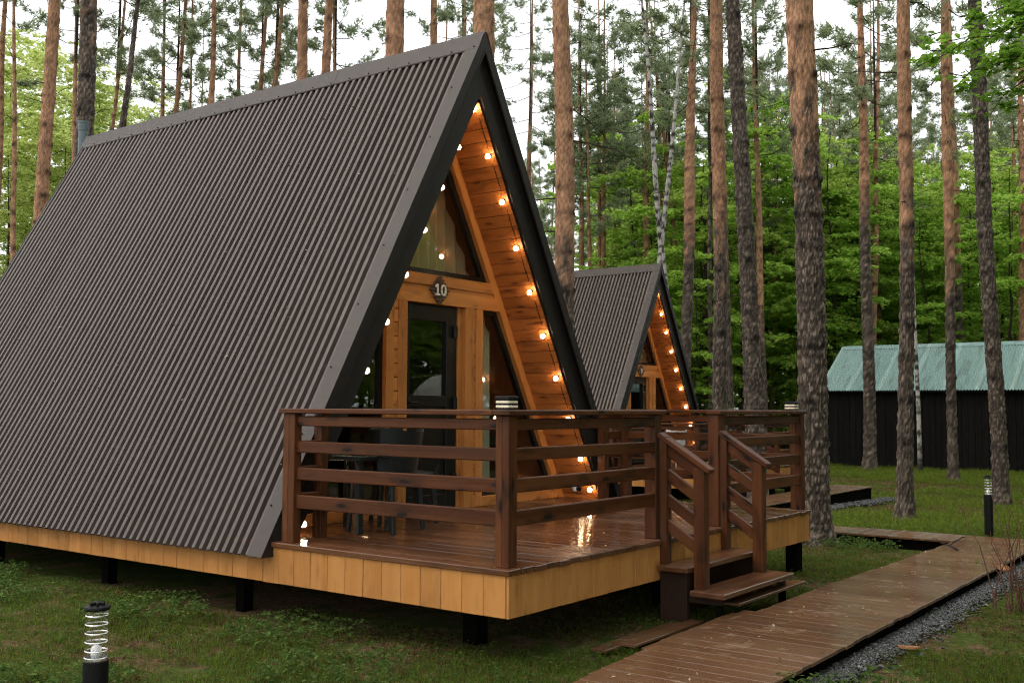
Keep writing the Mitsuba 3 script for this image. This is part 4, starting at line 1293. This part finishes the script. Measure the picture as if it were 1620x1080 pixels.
for i, (x, y, q) in enumerate(((17.3, 42.6, 1.15), (21.4, 47.1, 1.33), (19.7, 41.0, 1.25), (26.3, 50.5, 1.44), (22.9, 41.8, 1.2), (27.2, 46.1, 1.24), (26.0, 54.3, 1.37), (23.8, 53.9, 1.53), (25.5, 41.6, 0.93), (30.0, 45.6, 1.05), (25.8, 37.8, 0.88), (32.7, 45.3, 1.05), (30.3, 51.9, 1.28), (18.5, 37.7, 0.91), (16.7, 38.4, 0.84))):
    k = thing('pale_birch', BL, 'birch tree', BG)
    scene[k] = inst(f'birch_group_{i % 2}', x, y, float(ground_z(x, y)) - 0.05, i * 1.3, q)
forest(sector(7, -120, 300, 44, 60, 37), 'sapling_group', 4, 'leafy_sapling', SL_, 'sapling', SG, 0.7, 1.0)

# the wood goes on round the clearing, beside and behind the photographer
r_ = np.random.default_rng(77)
for i in range(80):
    a = r_.uniform(0, 2 * math.pi); d = r_.uniform(32, 70)
    x, y = 1 + d * math.cos(a), 1 + d * math.sin(a)
    vx, vy = x - CAM[0], y - CAM[1]
    D, t = vx * FH[0] + vy * FH[1], vx * RH[0] + vy * RH[1]
    if D > 0 and abs(t / max(D, 0.1)) < 0.62: continue
    if 28 < x < 37 and -9 < y < 11: continue
    if i % 3: k = thing('far_pine', PL, 'pine tree', PG); scene[k] = inst(f'pine_group_{i % 3}', x, y, float(ground_z(x, y)), a, r_.uniform(0.85, 1.1))
    else: k = thing('leafy_sapling', SL_, 'sapling', SG); scene[k] = inst(f'sapling_group_{i % 4}', x, y, float(ground_z(x, y)), a, r_.uniform(0.7, 1.2))

# dense wood on the far side of the boardwalk, out of the frame at right: what the door glass looks at
for i in range(110):
    x, y = r_.uniform(-3, 46), -7.5 - 24 * r_.random() ** 1.3
    if abs((x - 2.7) * 0.646 + (y - 2.84) * 0.763) < 2.6 and y > -27: continue
    if i % 3 == 0: k = thing('far_pine', PL, 'pine tree', PG); scene[k] = inst(f'pine_group_{i % 3}', x, y, float(ground_z(x, y)), r_.uniform(0, 6), r_.uniform(0.85, 1.1))
    else: k = thing('leafy_sapling', SL_, 'sapling', SG); scene[k] = inst(f'sapling_group_{i % 4}', x, y, float(ground_z(x, y)), r_.uniform(0, 6), r_.uniform(1.1, 1.9))
for i in range(22):
    x, y = 37 + 14 * r_.random(), -27 - 12 * r_.random()
    k = thing('leafy_sapling', SL_, 'sapling', SG); scene[k] = inst(f'sapling_group_{i % 4}', x, y, float(ground_z(x, y)), r_.uniform(0, 6), r_.uniform(1.2, 1.7))

# dome tent whose curved side shows in the door glass
dt = thing('dome_tent', 'white dome tent across the clearing, mirrored in the glass of the near cabin door', 'tent')
put(dt, 'shell', lathe([(1.9 * math.cos(q), 1.9 * math.sin(q)) for q in np.linspace(-0.2, math.pi / 2 - 0.01, 16)], 32, (35.1, -24.5, 0.75)), 'white_plastic', smooth=True)
put(dt, 'base', lathe([(2.3, -1.2), (2.3, 0.38), (0.0, 0.38)], 32, (35.1, -24.5, 0.0)), 'dark_wood', uv=np.zeros((96, 2)))


# maple branch reaching in at the top right
rm = np.random.default_rng(91)
mk = thing('maple_branch', 'fresh green maple branches reaching in at the top right corner', 'branch')


def campoint(px, py, D):
    return CAM + (_f + _r * (px - 810) / FPX + _u * (540 - py) / FPX) * D


def build_maple():
    root = np.array([4.33, -2.9, 4.26])
    wood_parts, cen = [], []
    ends = [np.array(e) for e in ((3.62, -1.56, 3.85), (4.23, -1.75, 4.18), (3.36, -1.85, 3.53), (3.88, -2.04, 3.41), (4.48, -1.77, 4.48), (3.47, -2.34, 3.62), (4.16, -2.17, 4.32), (3.8, -2.14, 3.9))]
    for e in ends:
        q = np.linspace(0, 1, 8)[:, None]
        pts = root + (e - root) * q + np.array([0, 0, 0.12]) * np.sin(q * 3.1) + rm.normal(0, 0.03, (8, 3))
        wood_parts.append(tube(pts, np.linspace(0.009, 0.003, 8), 5))
        for i in range(22):
            s = rm.uniform(0.25, 1.0)
            p0 = np.array([np.interp(s, q[:, 0], pts[:, c]) for c in range(3)])
            d = rm.normal(0, 1, 3) * [1, 1, 0.25]; d /= np.linalg.norm(d)
            tip = p0 + d * rm.uniform(0.08, 0.28)
            wood_parts.append(tube([p0, tip], [0.0025, 0.0015], 3, caps=False))
            m = 17
            cen.append(p0 + (tip - p0) * rm.uniform(0.3, 1.1, (m, 1)) + rm.normal(0, 0.035, (m, 3)) * [1, 1, 0.6])
    put(mk, 'twigs', cat(wood_parts), 'twig')
    cen = np.vstack(cen)
    # five-lobed leaves
    n = len(cen)
    ang = np.array([0, 25, 50, 85, 115, 180, 245, 275, 310, 335]) * math.pi / 180
    rad = np.array([1.0, 0.55, 0.85, 0.45, 0.6, 0.35, 0.6, 0.45, 0.85, 0.55])
    az = rm.uniform(0, 6.28, n); tl = rm.normal(0, 0.35, (n, 2)); s = rm.uniform(0.024, 0.052, n)
    V, F = [], []
    for i in range(n):
        M = rot((1, 0, 0), tl[i, 0] - 0.15) @ rot((0, 1, 0), tl[i, 1]) @ rot((0, 0, 1), az[i])
        ring = np.stack([np.cos(ang) * rad, np.sin(ang) * rad, 0.12 * rad ** 2 * -1], 1) * s[i]
        v = np.vstack([[0, 0, 0], ring]) @ M.T + cen[i]
        b = 11 * i
        V.append(v); F += [[b, b + 1 + k, b + 1 + (k + 1) % 10] for k in range(10)]
    t = np.repeat(rm.random(n), 11)[:, None]
    col = C(0.09, 0.21, 0.022) * (1 - t) + C(0.22, 0.37, 0.05) * t
    put(mk, 'leaves', (np.vstack(V), np.array(F)), 'leaf', color=col)


build_maple()

# ------------------------------------------------------------------ lawn: tufts of blades, clover leaves and litter, in repeated patches


def grass_patch(seed, n, h0, h1, w, cols, size=1.0, dead=0.15):
    r = np.random.default_rng(seed)
    x, y = r.uniform(-size / 2, size / 2, n), r.uniform(-size / 2, size / 2, n)
    cl = r.integers(0, n // 9, n); cx, cy = r.uniform(-size / 2, size / 2, n // 9), r.uniform(-size / 2, size / 2, n // 9)
    m = r.random(n) < 0.6
    x = np.where(m, cx[cl] + r.normal(0, 0.018, n), x); y = np.where(m, cy[cl] + r.normal(0, 0.018, n), y)
    h = r.uniform(h0, h1, n) * (0.7 + 0.6 * r.random(n) ** 2)
    a = r.uniform(0, 6.28, n); lean = r.uniform(0.15, 0.9, n) * h
    d = np.stack([np.cos(a), np.sin(a)], 1); s = np.stack([-d[:, 1], d[:, 0]], 1)
    ww = w * r.uniform(0.6, 1.3, n)[:, None]
    b = np.stack([x, y], 1)
    z0 = np.zeros((n, 1)) - 0.01
    p0 = np.hstack([b - s * ww / 2, z0]); p1 = np.hstack([b + s * ww / 2, z0])
    mid = b + d * lean[:, None] * 0.35
    p2 = np.hstack([mid - s * ww * 0.4, (h * 0.62)[:, None]]); p3 = np.hstack([mid + s * ww * 0.4, (h * 0.62)[:, None]])
    p4 = np.hstack([b + d * lean[:, None], (h * 0.95)[:, None]])
    v = np.stack([p0, p1, p2, p3, p4], 1).reshape(-1, 3)
    q = 5 * np.arange(n)[:, None]
    f = np.vstack([q + [0, 1, 3], q + [0, 3, 2], q + [2, 3, 4]])
    t = r.random((n, 1)); col = np.asarray(cols[0]) * (1 - t) + np.asarray(cols[1]) * t
    dd = r.random(n) < dead
    col[dd] = C(0.17, 0.125, 0.06) * r.uniform(0.6, 1.2, (dd.sum(), 1))
    return (v, f), np.repeat(col, 5, 0)


def clover_patch(seed, n, h0, h1, L, cols, size=1.0):
    r = np.random.default_rng(seed)
    cen, dirs = [], []
    for i in range(n):
        x, y = r.uniform(-size / 2, size / 2, 2); h = r.uniform(h0, h1); a0 = r.uniform(0, 6.28)
        for k in range(r.integers(3, 6)):
            a = a0 + k * 2.1 + r.normal(0, 0.3)
            cen.append((x + math.cos(a) * L * 0.55, y + math.sin(a) * L * 0.55, h + r.normal(0, 0.008))); dirs.append((math.cos(a), math.sin(a), -0.1))
    return leaf_mesh(np.array(cen), L, L * 0.62, r, cols[0], cols[1], tilt=0.35, dirs=np.array(dirs))


def litter_patch(seed, n, size=1.0):
    r = np.random.default_rng(seed)
    cen = np.stack([r.uniform(-size / 2, size / 2, n), r.uniform(-size / 2, size / 2, n), r.uniform(0.004, 0.03, n)], 1)
    m, c = leaf_mesh(cen, 0.05, 0.03, r, (0.10, 0.055, 0.03), (0.23, 0.14, 0.075), tilt=0.3, fold=0.6)
    # needles
    k = n * 7
    p = np.stack([r.uniform(-size / 2, size / 2, k), r.uniform(-size / 2, size / 2, k), r.uniform(0.003, 0.02, k)], 1)
    a = r.uniform(0, 6.28, k); d = np.stack([np.cos(a), np.sin(a), r.normal(0, 0.1, k)], 1) * r.uniform(0.02, 0.045, (k, 1)); s = np.stack([-np.sin(a), np.cos(a), 0 * a], 1) * 0.0016
    v = np.stack([p - s, p + s, p + d], 1).reshape(-1, 3)
    cc = np.repeat(C(0.14, 0.085, 0.045) * r.uniform(0.5, 1.4, (k, 1)), 3, 0)
    return cat([m, (v, np.arange(3 * k).reshape(-1, 3))]), np.vstack([c, cc])


GC = (C(0.075, 0.125, 0.020), C(0.20, 0.265, 0.045))
GL = (C(0.120, 0.180, 0.024), C(0.24, 0.31, 0.052))
CC = (C(0.065, 0.130, 0.032), C(0.170, 0.245, 0.070))
for i in range(3):
    m1, c1 = grass_patch(400 + i, 2600, 0.02, 0.065, 0.0045, GC); m2, c2 = clover_patch(410 + i, 34, 0.02, 0.06, 0.034, CC); m3, c3 = litter_patch(420 + i, 14)
    group(f'turf_group_{i}', {'blades': (cat([m1, m2, m3]), 'leaf', np.vstack([c1, c2, c3]))})
for i in range(2):
    m1, c1 = grass_patch(430 + i, 900, 0.015, 0.045, 0.004, GC, dead=0.35); m2, c2 = clover_patch(440 + i, 22, 0.015, 0.05, 0.03, CC); m3, c3 = litter_patch(450 + i, 70)
    group(f'thin_group_{i}', {'blades': (cat([m1, m2, m3]), 'leaf', np.vstack([c1, c2, c3]))})
for i in range(2):
    m1, c1 = grass_patch(460 + i, 900, 0.03, 0.09, 0.005, GC); m2, c2 = clover_patch(470 + i, 230, 0.04, 0.15, 0.046, CC)
    group(f'herb_group_{i}', {'blades': (cat([m1, m2]), 'leaf', np.vstack([c1, c2]))})
m1, c1 = grass_patch(480, 2200, 0.05, 0.16, 0.010, GL, size=2.0, dead=0.05); m2, c2 = litter_patch(481, 40, 2.0)
m3, c3 = grass_patch(482, 900, 0.03, 0.09, 0.010, GL, size=2.0, dead=0.45); m4, c4 = litter_patch(483, 220, 2.0)
group('far_group_1', {'blades': (cat([m3, m4]), 'leaf', np.vstack([c3, c4]))})
group('far_group_0', {'blades': (cat([m1, m2]), 'leaf', np.vstack([c1, c2]))})

labels['grass'] = {'label': 'short green lawn grass mixed with clover and brown litter', 'category': 'grass', 'kind': 'stuff'}
gi = [0]


def lay(gid, x, y, s=1.0, sz=None):
    gi[0] += 1
    scene[f'grass__{gi[0]:03d}'] = inst(gid, x, y, float(ground_z(x, y)) - 0.012, rg.uniform(0, 6.28), s, sz=sz)


rg = np.random.default_rng(8)
for D in np.arange(2.2, 15, 0.62):
    for t in np.arange(-0.62, 0.66, 0.62 / D):
        jx, jt = rg.uniform(-0.3, 0.3), rg.uniform(-0.3, 0.3) / D
        x, y = CAM[0] + (D + jx) * FH[0] + (t + jt) * D * RH[0], CAM[1] + (D + jx) * FH[1] + (t + jt) * D * RH[1]
        inside = 0.35 < x < 4.7 and 0.55 < y < 9.2
        if inside: continue
        if -1.72 < y < -0.62 + 0.35 * 0 and x < 8.3: continue
        if -1.95 < y < -1.6 and x < 7.6: continue
        if 7.55 < x < 8.35 and -0.7 < y < 4: continue
        m = meshkit.fbm(np.array([x * 0.55, y * 0.55, 2.0]), 3, 12)
        under = (-0.1 < x < 5.2 and -0.05 < y < 9.3)
        if -0.85 < x < 0.1 and 0.6 < y < 8 and not under: g = f'herb_group_{rg.integers(2)}' if rg.random() < 0.38 else f'turf_group_{rg.integers(3)}'
        elif under: g = 'thin_group_1'
        elif m > 0.585: g = f'thin_group_{rg.integers(2)}'
        else: g = f'turf_group_{rg.integers(3)}'
        if m > 0.66 and rg.random() < 0.3: g = f'herb_group_{rg.integers(2)}'
        lay(g, x, y, rg.uniform(0.75, 0.95))
for D in np.arange(14.5, 46, 1.5):
    for t in np.arange(-0.60, 0.62, 1.5 / D):
        x, y = CAM[0] + D * (FH[0] + t * RH[0]), CAM[1] + D * (FH[1] + t * RH[1])
        if 13.9 < x < 18.6 and 5.9 < y < 14.6: continue
        if 0 < x < 5.3 and 0 < y < 9.3: continue
        if 29.9 < x < 35 and -8 < y < 9: continue
        if 3.0 < y < 4.1 and 8 < x < 17: continue
        if 7.4 < x < 8.5 and -1 < y < 4.2: continue
        near_shed = x > 24 and y < 11
        m = meshkit.fbm(np.array([x * 0.3, y * 0.3, 5.0]), 3, 14)
        lay('far_group_1' if m > 0.53 and not near_shed else 'far_group_0', x, y, rg.uniform(0.8, 1.0), rg.uniform(0.5, 0.75) * (1.5 if near_shed else 1.0))

# litter lying on the boardwalk and treads: petals, bits of bark
rl = np.random.default_rng(15)
n = 150
x = np.concatenate([rl.uniform(-0.5, 7.5, n), rl.uniform(0.2, 4.8, 40)]); y = np.concatenate([rl.uniform(-1.58, -0.75, n), rl.uniform(0.1, 2.2, 40)]); z = np.concatenate([np.full(n, -0.495), np.full(40, 0.005)])
m, c = leaf_mesh(np.stack([x, y, z], 1), 0.028, 0.016, rl, (0.10, 0.06, 0.035), (0.42, 0.33, 0.22), tilt=0.12)
whole('fallen_petals', m, 'matte_color', 'pale petals and bark flakes scattered on the wet boards', 'litter', kind='stuff', color=c)
# needles and bits of leaf caught on the roof sheets
nr_ = 90
ss_, yy_ = rl.uniform(0.4, 5.3, nr_), rl.uniform(YG + 0.2, YB - 0.2, nr_)
m, c = leaf_mesh(np.array([roof_point(-1, a, 0.006, b) for a, b in zip(ss_, yy_)]), 0.05, 0.012, rl, (0.10, 0.07, 0.04), (0.45, 0.40, 0.30), tilt=0.8)
whole('roof_litter', m, 'matte_color', 'specks of needles and leaf bits stuck on the ribbed brown roof', 'litter', kind='stuff', color=c)
# twig lying on the boardwalk
tg = thing('fallen_twig', 'forked dark twig lying on the boardwalk junction', 'twig')
put(tg, 'stem', tube([(6.70, -1.02, -0.485), (6.88, -0.90, -0.470), (7.08, -0.76, -0.478), (7.3, -0.68, -0.49)], [0.011, 0.009, 0.006, 0.003], 6), 'twig')
put(tg, 'fork', tube([(6.92, -0.88, -0.47), (7.25, -0.90, -0.44), (7.7, -0.82, -0.46), (8.0, -0.80, -0.485)], [0.007, 0.006, 0.004, 0.003], 5), 'twig')
put(tg, 'fork', tube([(7.0, -0.82, -0.47), (7.05, -0.68, -0.42), (7.2, -0.60, -0.49)], [0.006, 0.004, 0.002], 5), 'twig')
# bark flake pieces by the path
for x, y, a, s, lab in ((5.62, -1.70, 0.2, 0.16, 'orange bark flake on the boardwalk edge below the shrub'), (2.02, -1.86, 1.9, 0.075, 'reddish bark flake lying on the gravel by the lawn')):
    pts = np.array([[-1, -0.25, 0], [-0.4, -0.4, 0.02], [0.3, -0.3, 0.0], [1, -0.1, 0.06], [0.8, 0.25, 0.05], [0.1, 0.35, 0.02], [-0.7, 0.25, 0.05]]) * s
    M = rot((0, 0, 1), a)
    v = np.vstack([pts, pts + [0, 0, 0.015]]) @ M.T + (x, y, -0.585 if s < 0.1 else -0.50)
    f = [[0, i, i + 1] for i in range(1, 6)] + [[7, 7 + i + 1, 7 + i] for i in range(1, 6)]
    for i in range(7): k = (i + 1) % 7; f += [[i, k, 7 + k], [i, 7 + k, 7 + i]]
    whole('bark_flake', (v, np.array(f)), 'flake', lab, 'bark')
scene['flake'] = two({'type': 'diffuse', 'reflectance': rgb(0.30, 0.15, 0.075)})

# bare shrub at the right edge
sb = thing('bare_shrub', 'nearly leafless twiggy shrub at the right edge beside the boardwalk', 'shrub')
rs_ = np.random.default_rng(44)
stems, lv = [], []
for i in range(22):
    b = np.array([4.10, -2.12, -0.62]) + rs_.normal(0, 0.09, 3) * [1, 1, 0]
    h = rs_.uniform(0.3, 0.95); a = rs_.uniform(0, 6.28); sp = rs_.uniform(0.05, 0.32)
    q = np.linspace(0, 1, 6)[:, None]
    pts = b + np.array([math.cos(a) * sp, math.sin(a) * sp, 0]) * q ** 1.4 + np.array([0, 0, h]) * q + rs_.normal(0, 0.012, (6, 3)) * q
    stems.append(tube(pts, np.linspace(0.0065, 0.002, 6), 5))
    if h > 0.5:
        for k in range(3):
            s = rs_.uniform(0.4, 0.95); p0 = np.array([np.interp(s, q[:, 0], pts[:, c_]) for c_ in range(3)])
            tip = p0 + rs_.normal(0, 0.06, 3) + [0, 0, 0.06]
            stems.append(tube([p0, tip], [0.002, 0.001], 3, caps=False))
            if rs_.random() < 0.4: lv.append(tip + rs_.normal(0, 0.02, (5, 3)))
put(sb, 'stem', cat(stems), 'shrub_bark', kind='stuff')
m, c = leaf_mesh(np.vstack(lv), 0.035, 0.02, rs_, (0.06, 0.13, 0.02), (0.12, 0.2, 0.03))
put(sb, 'leaf', m, 'leaf', color=c, kind='stuff')
scene['shrub_bark'] = {'type': 'diffuse', 'reflectance': rgb(0.11, 0.06, 0.045)}
